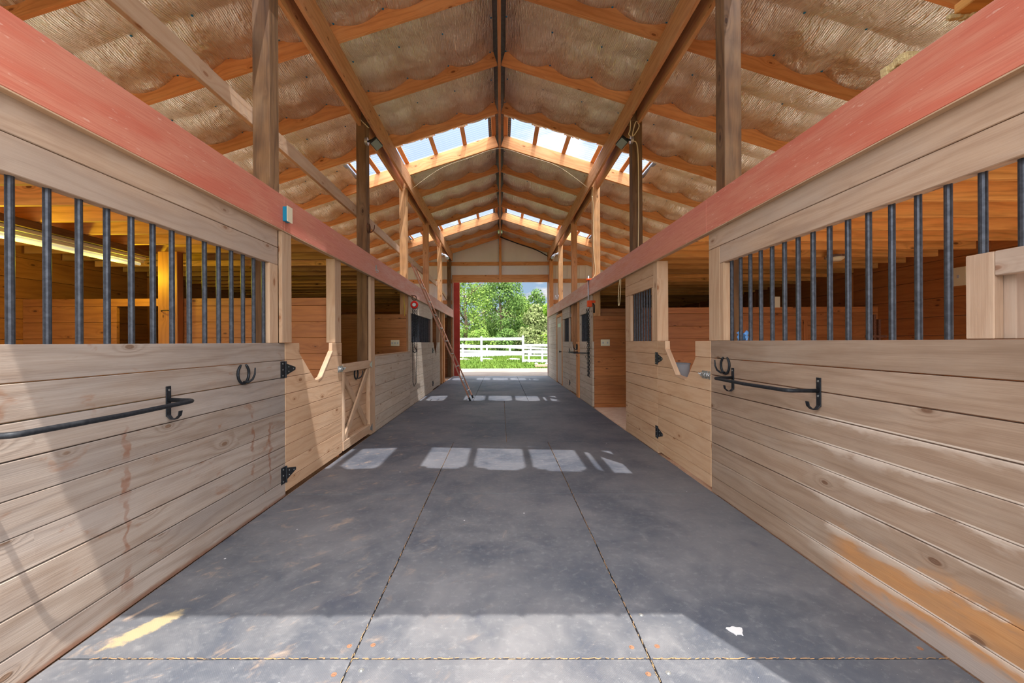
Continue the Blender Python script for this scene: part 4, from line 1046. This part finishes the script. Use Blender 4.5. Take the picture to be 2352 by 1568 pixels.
# ------------------------------------------------------------------ chains
def chain(m, pts, link=.036, rr=.0034, wdt=.012):
    # resample path and place alternating oval links
    P = [Vector(p) for p in pts]; seg = []; tot = 0
    for a, b2 in zip(P, P[1:]): seg.append((tot, a, b2)); tot += (b2 - a).length
    n = int(tot / (link * .78)); side = Vector((0, 1, 0))
    for i in range(n):
        dd = (i + .5) * tot / n
        for (t0, a, b2) in reversed(seg):
            if dd >= t0: L_ = (b2 - a).length; c = a.lerp(b2, (dd - t0) / L_); dr = (b2 - a).normalized(); break
        s1 = dr.cross(side); s1 = s1.normalized() if s1.length > .1 else Vector((1, 0, 0)); s2 = dr.cross(s1)
        sd = s1 if i % 2 else s2
        ring = [c + dr * math.cos(a) * link / 2 + sd * math.sin(a) * wdt for a in [k * math.pi / 4 for k in range(8)]]
        m.tube(ring, rr, 5, closed=True)
t = thing('chain_hoist', 'red and silver chain hoist hanging from the left beam with black chains', 'hoist', (-1.72, 8.36, 1.9))
hx, hy, hz = -1.72, 8.15, 2.05
p = M(); p.torus((hx, hy, hz + .135), .045, .009, (0, 1, 0), 16, 8); p.tube([(hx - .06, hy, hz + .19), (hx, hy, hz + .18)], .008, 6); p.build('hook', MAT['ironrust'], t, smooth=True)
p = M(); p.torus((hx, hy, hz), .058, .02, (0, 1, 0), 24, 10); p.build('housing_ring', MAT['redgloss'], t, smooth=True)
p = M(); icyl(p, (hx, hy - .03, hz), (0, 1, 0), .036, .06, 18); p.torus((hx + .015, hy + .05, hz - .005), .07, .006, (0, 1, 0), 20, 6); p.build('wheel', MAT['galv'], t)
p = M()
for k, (dx_, l) in enumerate(((-.035, .95), (-.025, .62), (-.005, .80), (.01, .55), (.03, .66))):
    chain(p, [(hx + dx_, hy + .01 * k, hz - .05), (hx + dx_ + .004, hy + .01 * k, hz - l)], .034, .0042, .012)
p.build('load_chain', MAT['black'], t)
p = M(); chain(p, [(hx - .04, hy, hz - .6), (hx - .035, hy, hz - 1.55), (hx - .01, hy, hz - 1.62), (hx + .03, hy, hz - 1.55), (hx + .06, hy, hz - .05)], .03, .0028, .009); p.build('pull_chain', MAT['black'], t)
p = M(); c0 = Vector((hx, hy + .02, hz - .80)); p.tube([c0, c0 + Vector((0, 0, -.05)), c0 + Vector((.03, 0, -.09)), c0 + Vector((.035, 0, -.13)), c0 + Vector((0, 0, -.16)), c0 + Vector((-.03, 0, -.13))], .009, 8); p.build('load_hook', MAT['black'], t, smooth=True)
# right chain, galvanised pole, orange clamps
m = M(); chain(m, [(1.72, 8.14, 1.95), (1.735, 8.14, 1.2), (1.74, 8.14, .62), (1.76, 8.14, .60), (1.765, 8.14, .95), (1.75, 8.14, 1.95)], .05, .0055, .018)
tag(m.build('hanging_chain', MAT['black']), 'long dark steel chain looped down beside the open right bay', 'chain')
m = M(); m.tube([(1.775, 8.23, 2.62), (1.775, 8.23, 1.22)], .017, 10); icyl(m, (1.775, 8.23, 1.20), (0, 0, 1), .022, .03, 10); tag(m.build('steel_pole', MAT['galv'], smooth=True), 'thin galvanised pole strapped beside the right chain', 'pole')
t = thing('clamp', 'orange spring clamp with a black handle gripping the pole by the right bay', 'clamp', (1.80, 8.17, 1.98))
p = M(); p.box(1.735, 1.83, 8.15, 8.21, 1.99, 2.12, 'x'); p.box(1.83, 1.90, 8.16, 8.20, 2.07, 2.12, 'x'); p.build('jaw', MAT['orange'], t, bevel=.006)
p = M(); p.tube([(1.85, 8.17, 2.06), (1.875, 8.17, 2.03), (1.87, 8.17, 1.87)], [.012, .014, .018], 8); p.build('handle', MAT['black'], t, smooth=True)
t = thing('clamp', 'flat orange clamp lying on top of the right red beam', 'clamp', (1.79, 8.19, 2.524))
p = M(); p.box(1.72, 1.85, 8.13, 8.25, 2.524, 2.555, 'x'); p.build('jaw', MAT['orange'], t, bevel=.006)

# ------------------------------------------------------------------ cords
def cord(name, pts, r, mat, label):
    P = [Vector(p) for p in pts]; out = []
    for i in range(len(P) - 1):
        a = P[max(i - 1, 0)]; b2 = P[i]; c = P[i + 1]; d = P[min(i + 2, len(P) - 1)]
        for k in range(6):
            q = k / 6; out.append(.5 * ((2 * b2) + (c - a) * q + (2 * a - 5 * b2 + 4 * c - d) * q * q + (3 * b2 - a - 3 * c + d) * q ** 3))
    out.append(P[-1]); m = M(); m.tube(out, r, 6); return tag(m.build(name, MAT[mat], smooth=True), label, 'cord')
cord('power_cord', [(1.83, 5.70, 4.38), (1.82, 5.70, 4.25), (1.80, 5.69, 4.18), (1.86, 5.70, 4.16), (1.95, 5.71, 4.3), (1.90, 5.70, 4.36), (1.85, 5.70, 4.12), (1.93, 5.715, 4.0), (1.94, 5.715, 3.2), (1.93, 5.715, 2.56)], .007, 'cord', 'cream power cord looped down the second right roof post')
cord('power_cord', [(-1.83, 5.71, 4.3), (-1.9, 5.715, 4.37), (-1.98, 5.71, 4.45)], .006, 'cord', 'short cream cord at the left floodlight')
cord('power_cord', [(1.84, 8.15, 4.2), (1.87, 8.155, 3.9), (1.86, 8.155, 3.2), (1.90, 8.155, 2.7), (1.84, 8.15, 2.56)], .006, 'cord', 'cream cord running down the third right roof post')
cord('power_cord', [(-1.79, 8.3, 4.42), (-1.2, 8.24, 4.80), (-.6, 8.24, 5.02), (-.0, 8.22, 5.19), (.6, 8.24, 5.03), (1.2, 8.24, 4.82), (1.79, 8.3, 4.42)], .003, 'cord', 'thin grey cord strung across the roof along the lit rafter')
cord('extension_cord', [(-1.90, 8.0, 2.2), (-1.89, 8.0, 2.1), (-1.88, 8.02, 1.98), (-1.89, 8.05, 1.82)], .006, 'yellowcord', 'yellow cord hanging inside the left bay above the half wall')
cord('hanging_strap', [(1.80, 6.1, 2.24), (1.79, 6.1, 2.0), (1.78, 6.1, 1.86), (1.76, 6.1, 1.85), (1.77, 6.12, 2.05), (1.79, 6.12, 2.23)], .006, 'cord', 'cord loop hanging from the right red beam by the barred panel')
cord('door_cable', [(0.0, YE - .5, 5.19), (.6, YE - .4, 4.98), (1.3, YE - .4, 4.74), (1.79, YE - .3, 4.5)], .02, 'black', 'dark cable sagging along the far right rafter')
# ------------------------------------------------------------------ stall contents
t = thing('bucket', 'grey bucket seen through the notch of the right stall door', 'bucket', (2.05, 4.55, .5))
p = M(); p.tube([(2.02, 4.66, .80), (2.02, 4.66, .805), (2.02, 4.66, 1.045)], [.10, .11, .13], 20, cap=False); icyl(p, (2.02, 4.66, .80), (0, 0, 1), .11, .006, 20); p.build('pail', MAT['bucket'], t, smooth=True)
p = M(); p.torus((2.02, 4.66, 1.045), .13, .006, (0, 0, 1), 24, 6); p.build('rim', MAT['bucket'], t, smooth=True)
p = M(); p.torus((2.02, 4.66, 1.04), .13, .003, (0, 1, 0), 20, 6, (0, math.pi), up=(1, 0, 0)); p.build('handle', MAT['galv'], t, smooth=True)
p = M(); p.box(1.88, 2.16, 4.53, 4.735, -.014, .798); p.build('stand', MAT['stall'], t)
# blue rag between bars
m = M(); import itertools
for i in range(7):
    for j in range(6):
        a = i / 6 * math.pi; x = 1.885 + .03 * math.sin(a) + .006 * math.sin(j * 2.2 + i); y = 3.20 + .05 * math.cos(a) + .008 * math.sin(j * 3 + i); m.v.append((x, y, 1.302 + .012 * j * (1 + .3 * math.sin(i * 1.7))))
for i in range(6):
    for j in range(5): q = i * 6 + j; m.face([q, q + 6, q + 7, q + 1], None, .4)
o = m.build('blue_rag', MAT['bluecloth'], smooth=True); so = o.modifiers.new('thick', 'SOLIDIFY'); so.thickness = .01; tag(o, 'crumpled blue rag tucked behind the right bars', 'cloth')
# picture-frame like hatch and small tools on the dark right partition
t = thing('hatch', 'framed hatch on the dark right partition behind the bars', 'hatch', (4.0, 5.94, 1.0))
p = M(); p.box(3.5, 4.45, 5.915, 5.949, 1.60, 1.66, 'x'); p.box(3.5, 3.56, 5.915, 5.949, 1.0, 1.60, 'z'); p.box(4.39, 4.45, 5.915, 5.949, 1.0, 1.60, 'z'); p.build('frame', MAT['stall'], t, bevel=.003)
p = M(); p.box(3.56, 4.39, 5.935, 5.949, 1.0, 1.60, 'x'); p.build('panel', MAT['stall'], t)
t = thing('gate_bolt', 'pale rusty bolt fitting upright behind the right bars', 'bolt', (4.6, 5.3, 1.0))
p = M(); p.box(4.66, 4.69, 5.1, 5.13, .5, 1.62, 'z'); p.box(4.72, 4.75, 5.1, 5.13, .5, 1.56, 'z'); p.box(4.58, 4.82, 5.095, 5.135, 1.33, 1.36, 'x'); p.box(4.6, 4.85, 5.0, 5.2, -.014, .5, 'z'); p.build('bars', MAT['ironrust'], t)
# loft odds and ends on the right
t = thing('loft_board', 'rough board end with ragged insulation jutting over the right red beam, top right', 'board', (2.35, 1.6, 2.552))
p = M(); p.obox((2.32, 1.66, 2.80), (.25, 0, 0), (0, .20, 0), (0, 0, .022)); p.build('plank', MAT['joist'], t, bevel=.004)
p = M()
for i in range(34):
    a = Vector((2.06 + random.uniform(0, .35), 1.865 + random.uniform(-.01, .012), 2.79 + random.uniform(-.02, .0))); p.obox(a, (random.uniform(.01, .03), 0, .005), (0, random.uniform(.006, .02), .004), (0, 0, random.uniform(.006, .018)))
p.build('insulation', MAT['wool'], t, bevel=.004)
p = M(); p.box(2.35, 2.45, 1.55, 1.65, 2.552, 2.777, 'z'); p.build('prop', MAT['joist'], t)
m = M()
for i in range(16): a = i / 16; m.obox((1.90 + random.uniform(-.01, .03), 1.86 + a * .12, 2.58 + .03 * math.sin(a * math.pi)), (.04, 0, 0), (0, random.uniform(.008, .02), 0), (0, .003, random.uniform(.015, .03)))
tag(m.build('insulation_scrap', MAT['wool'], bevel=.004), 'fuzzy scrap of insulation on the loft edge above the right red beam', 'insulation')

# ------------------------------------------------------------------ outdoors: fence
def fence(posts, rails, label, pw=.127, name='rail_fence', top=1.42):
    cx = sum(p[0] for p in posts) / len(posts); cy = sum(p[1] for p in posts) / len(posts)
    t = thing(name, label, 'fence', (cx, cy, ground_z(cx, cy) - .06))
    for (x, y, h) in posts:
        g = ground_z(x, y) - .08; p = M(); p.box(x - pw / 2, x + pw / 2, y - pw / 2, y + pw / 2, g, h, 'z'); pp = p.build('post', MAT['white'], t, bevel=.006)
        q = M(); b0 = len(q.v); w = pw / 2 + .012; q.v += [(x - w, y - w, h), (x + w, y - w, h), (x + w, y + w, h), (x - w, y + w, h), (x, y, h + .05)]
        for f in ((0, 1, 4), (1, 2, 4), (2, 3, 4), (3, 0, 4), (3, 2, 1, 0)): q.face(f)
        q.build('post_cap', MAT['white'], pp)
    for (a, b2, hh) in rails:
        p = M(); p.board(a, b2, hh, .04, (0, 0, 1)); p.build('rail', MAT['white'], t, bevel=.004)
# front fence: posts at Y~24.. positions from real spacing 2.4 m
F1 = (-3.55, 24.6); F2 = (-1.13, 24.0); F3 = (1.28, 23.4); F4 = (3.7, 22.8)
def zr(y, py): return CH + (785 - py) * y / 938
fr = []
for A_, B_ in ((F1, F2), (F2, F3)):
    for z in (1.47, 1.03, .60): fr.append(((A_[0], A_[1], z), (B_[0], B_[1], z), .16))
fence([(F1[0], F1[1], 1.60), (F2[0], F2[1], 1.60), (F3[0], F3[1], 1.62)], fr, 'white vinyl rail fence across the lawn, nearest of the fences outside')
fr = []
for z in (1.10, .74, .22): fr.append(((F3[0] + .07, F3[1], z), (F4[0], F4[1], z), .15))
fr.append(((F3[0] + .1, F3[1] - .01, .52), (F4[0], F4[1] - .01, .52), .09))
fence([(F3[0] + .32, F3[1] - .1, .80), (2.35, 23.15, .80), (F4[0], F4[1], 1.2)], fr, 'low white fence panel right of the tall white post', pw=.1)
bk = []; bp = []
pts = [(-4.2, 26.5), (-2.6, 28.0), (-1.0, 29.6), (.7, 31.2), (2.4, 32.8), (4.2, 34.5)]
for i, (x, y) in enumerate(pts): bp.append((x, y, 1.25 - .09 * i))
for i in range(5):
    for h in (1.15, .80, .45): bk.append(((pts[i][0], pts[i][1], h - .09 * i), (pts[i + 1][0], pts[i + 1][1], h - .09 * (i + 1)), .15))
fence(bp, bk, 'second white rail fence sloping away behind the first one', pw=.13)
# landscape timber with stones
t = thing('landscape_timber', 'weathered timber edging with pale stones at the driveway edge', 'edging', (2.1, 20.6, 0))
p = M(); p.box(1.75, 3.4, 20.9, 21.05, .0, .13, 'x'); p.build('timber', MAT['rail'], t, bevel=.02)
for (x, y, r) in ((1.82, 20.98, .09), (2.35, 20.98, .08), (3.0, 20.98, .09)):
    p = M(); p.tube([(x, y, .12), (x, y, .15), (x, y, .20), (x, y, .235)], [r * .7, r, r * .85, r * .3], 10); p.build('stone', MAT['stone'], t, smooth=True)
# rough stones / old board line in the grass behind fence
for k, (x, y) in enumerate(((-3.0, 25.4), (-1.5, 25.6), (.2, 25.2))):
    m = M(); m.tube([(x, y, .12), (x + .4, y + .1, .17), (x + .9, y, .15), (x + 1.3, y + .1, .12)], [.05, .12, .12, .05], 8); tag(m.build('field_stone', MAT['stone'], smooth=True), 'low flat stone in the grass behind the fence, %s of three' % ['leftmost', 'middle', 'rightmost'][k], 'stone', 'flat stones behind the fence')
# grass blades
m = M()
for i in range(9000):
    y = random.uniform(20.15, 31); x = random.uniform(-5.5, 5.5) * y / 24; z = ground_z(x, y) - .06
    h = random.uniform(.05, .13); a = random.uniform(0, 6.28); w = .02; r = random.random(); b0 = len(m.v)
    m.v += [(x - w * math.cos(a), y - w * math.sin(a), z), (x + w * math.cos(a), y + w * math.sin(a), z), (x + random.uniform(-.04, .04), y + random.uniform(-.04, .04), z + h)]
    m.face((b0, b0 + 1, b0 + 2), None, r)
tag(m.build('grass_blades', MAT['grass']), 'short green grass growing on the lawn beyond the driveway', 'grass', kind='stuff')
# ------------------------------------------------------------------ trees
def tree(x, y, h, rw, mat, label, n=5200, low=.12, seed=1, leaf=.30, sp=1.0):
    rs = random.Random(seed); g = .2
    t = thing('tree', label, 'tree', (x, y, g), 'trees beyond the fence')
    p = M(); p.tube([(x, y, g - .1), (x + .1, y, g + h * .3), (x - .1, y, g + h * .7)], [h * .028, h * .02, h * .008], 8)
    for k in range(6):
        a = rs.uniform(0, 6.28); z0 = g + h * rs.uniform(.25, .6); p.tube([(x, y, z0), (x + math.cos(a) * rw * .6, y + math.sin(a) * rw * .6, z0 + h * .18)], [h * .01, h * .003], 6)
    p.build('trunk', MAT['bark'], t, smooth=True)
    bl = []
    for k in range(34):
        f = rs.uniform(low, 1.0); prof = math.sin(min(1, (f - low) / (1 - low) * .92 + .10) * math.pi) ** .55 * rw
        a = rs.uniform(0, 6.28); rr = prof * rs.uniform(.35, .8)
        bl.append((x + math.cos(a) * rr, y + math.sin(a) * rr, g + f * h * .93, rw * rs.uniform(.26, .46)))
    c = M()
    for i in range(n):
        bx_, by_, bz, br = bl[rs.randrange(len(bl))]
        v = Vector((rs.gauss(0, 1), rs.gauss(0, 1), rs.gauss(0, 1))).normalized(); q = br * rs.uniform(.72, 1.08)
        P = Vector((bx_, by_, bz)) + Vector((v.x * q, v.y * q, v.z * q * .8))
        nn = (v + Vector((rs.uniform(-.7, .7), rs.uniform(-.7, .7), rs.uniform(-.2, .9)))).normalized(); u = nn.orthogonal().normalized(); u.rotate(Matrix.Rotation(rs.uniform(0, 6.28), 3, nn)); w = nn.cross(u); L_ = leaf * rs.uniform(.6, 1.15)
        b0 = len(c.v); c.v += [tuple(P - u * L_ * .5), tuple(P + w * L_ * .28), tuple(P + u * L_ * .5), tuple(P - w * L_ * .28)]
        c.face((b0, b0 + 1, b0 + 2, b0 + 3), None, rs.random())
    c.build('foliage', MAT[mat], t)
tree(-3.3, 38, 8.6, 2.9, 'leaf0', 'tall light green tree at the left edge of the far doorway', seed=2, n=7000, leaf=.24)
tree(.0, 40, 8.0, 2.7, 'leaf1', 'tall dark green tree standing in the middle of the far doorway', seed=3, n=7000, leaf=.24)
tree(-1.9, 46, 8.0, 2.6, 'leaf1', 'dark tree filling the gap between the two tall trees', seed=4, n=5000)
tree(2.1, 43, 5.9, 1.9, 'leaf0', 'rounded green tree right of the dark middle tree', seed=5)
tree(3.2, 37, 4.4, 1.5, 'leaf3', 'grey-olive bushy tree in front of the right trees', seed=6)
tree(4.0, 46, 7.2, 2.0, 'leaf1', 'round-topped dark tree at the right under the clouds', seed=7)
tree(5.4, 44, 5.4, 1.5, 'leaf2', 'bright green young tree at the right edge of the doorway', seed=8)
tree(5.6, 52, 6.6, 2.0, 'leaf0', 'green tree behind the bright young tree', seed=9)
tree(-6.2, 40, 8.5, 2.8, 'leaf0', 'green tree mostly hidden by the red door edge', seed=10)
tree(1.5, 50, 6.6, 2.4, 'leaf3', 'pale olive tree far behind the middle trees', seed=12)
tree(8.3, 48, 6.2, 2.3, 'leaf1', 'dark tree beyond the right door jamb', seed=13)
# low shrubs
for k, (x, y, r_) in enumerate(((-4.5, 35, 1.5), (-1.8, 35.5, 1.4), (.6, 36, 1.5), (2.6, 35, 1.4), (4.6, 36, 1.5), (6.8, 38, 1.7))):
    tree(x, y, 2.2, r_, ['leaf1', 'leaf0', 'leaf1', 'leaf3', 'leaf2', 'leaf1'][k], '%s low bush under the trees behind the white fences' % ['leftmost', 'second from left', 'third from left', 'third from right', 'second from right', 'rightmost'][k], n=2600, low=.05, seed=20 + k, leaf=.24)
# distant woods: hill line
m = M(); b0 = 0; nseg = 40
for i in range(nseg + 1):
    x = -40 + 80 * i / nseg; h = 3.6 + 1.0 * mnoise.noise(Vector((x * .15, 2, 0)))
    m.v += [(x, 70, -.5), (x, 78, h), (x, 95, h * .9)]
for i in range(nseg):
    for k in range(2): a = i * 3 + k; m.face([a, a + 3, a + 4, a + 1], None, .4)
struct(m.build('hill', MAT['leaf1'], smooth=True))
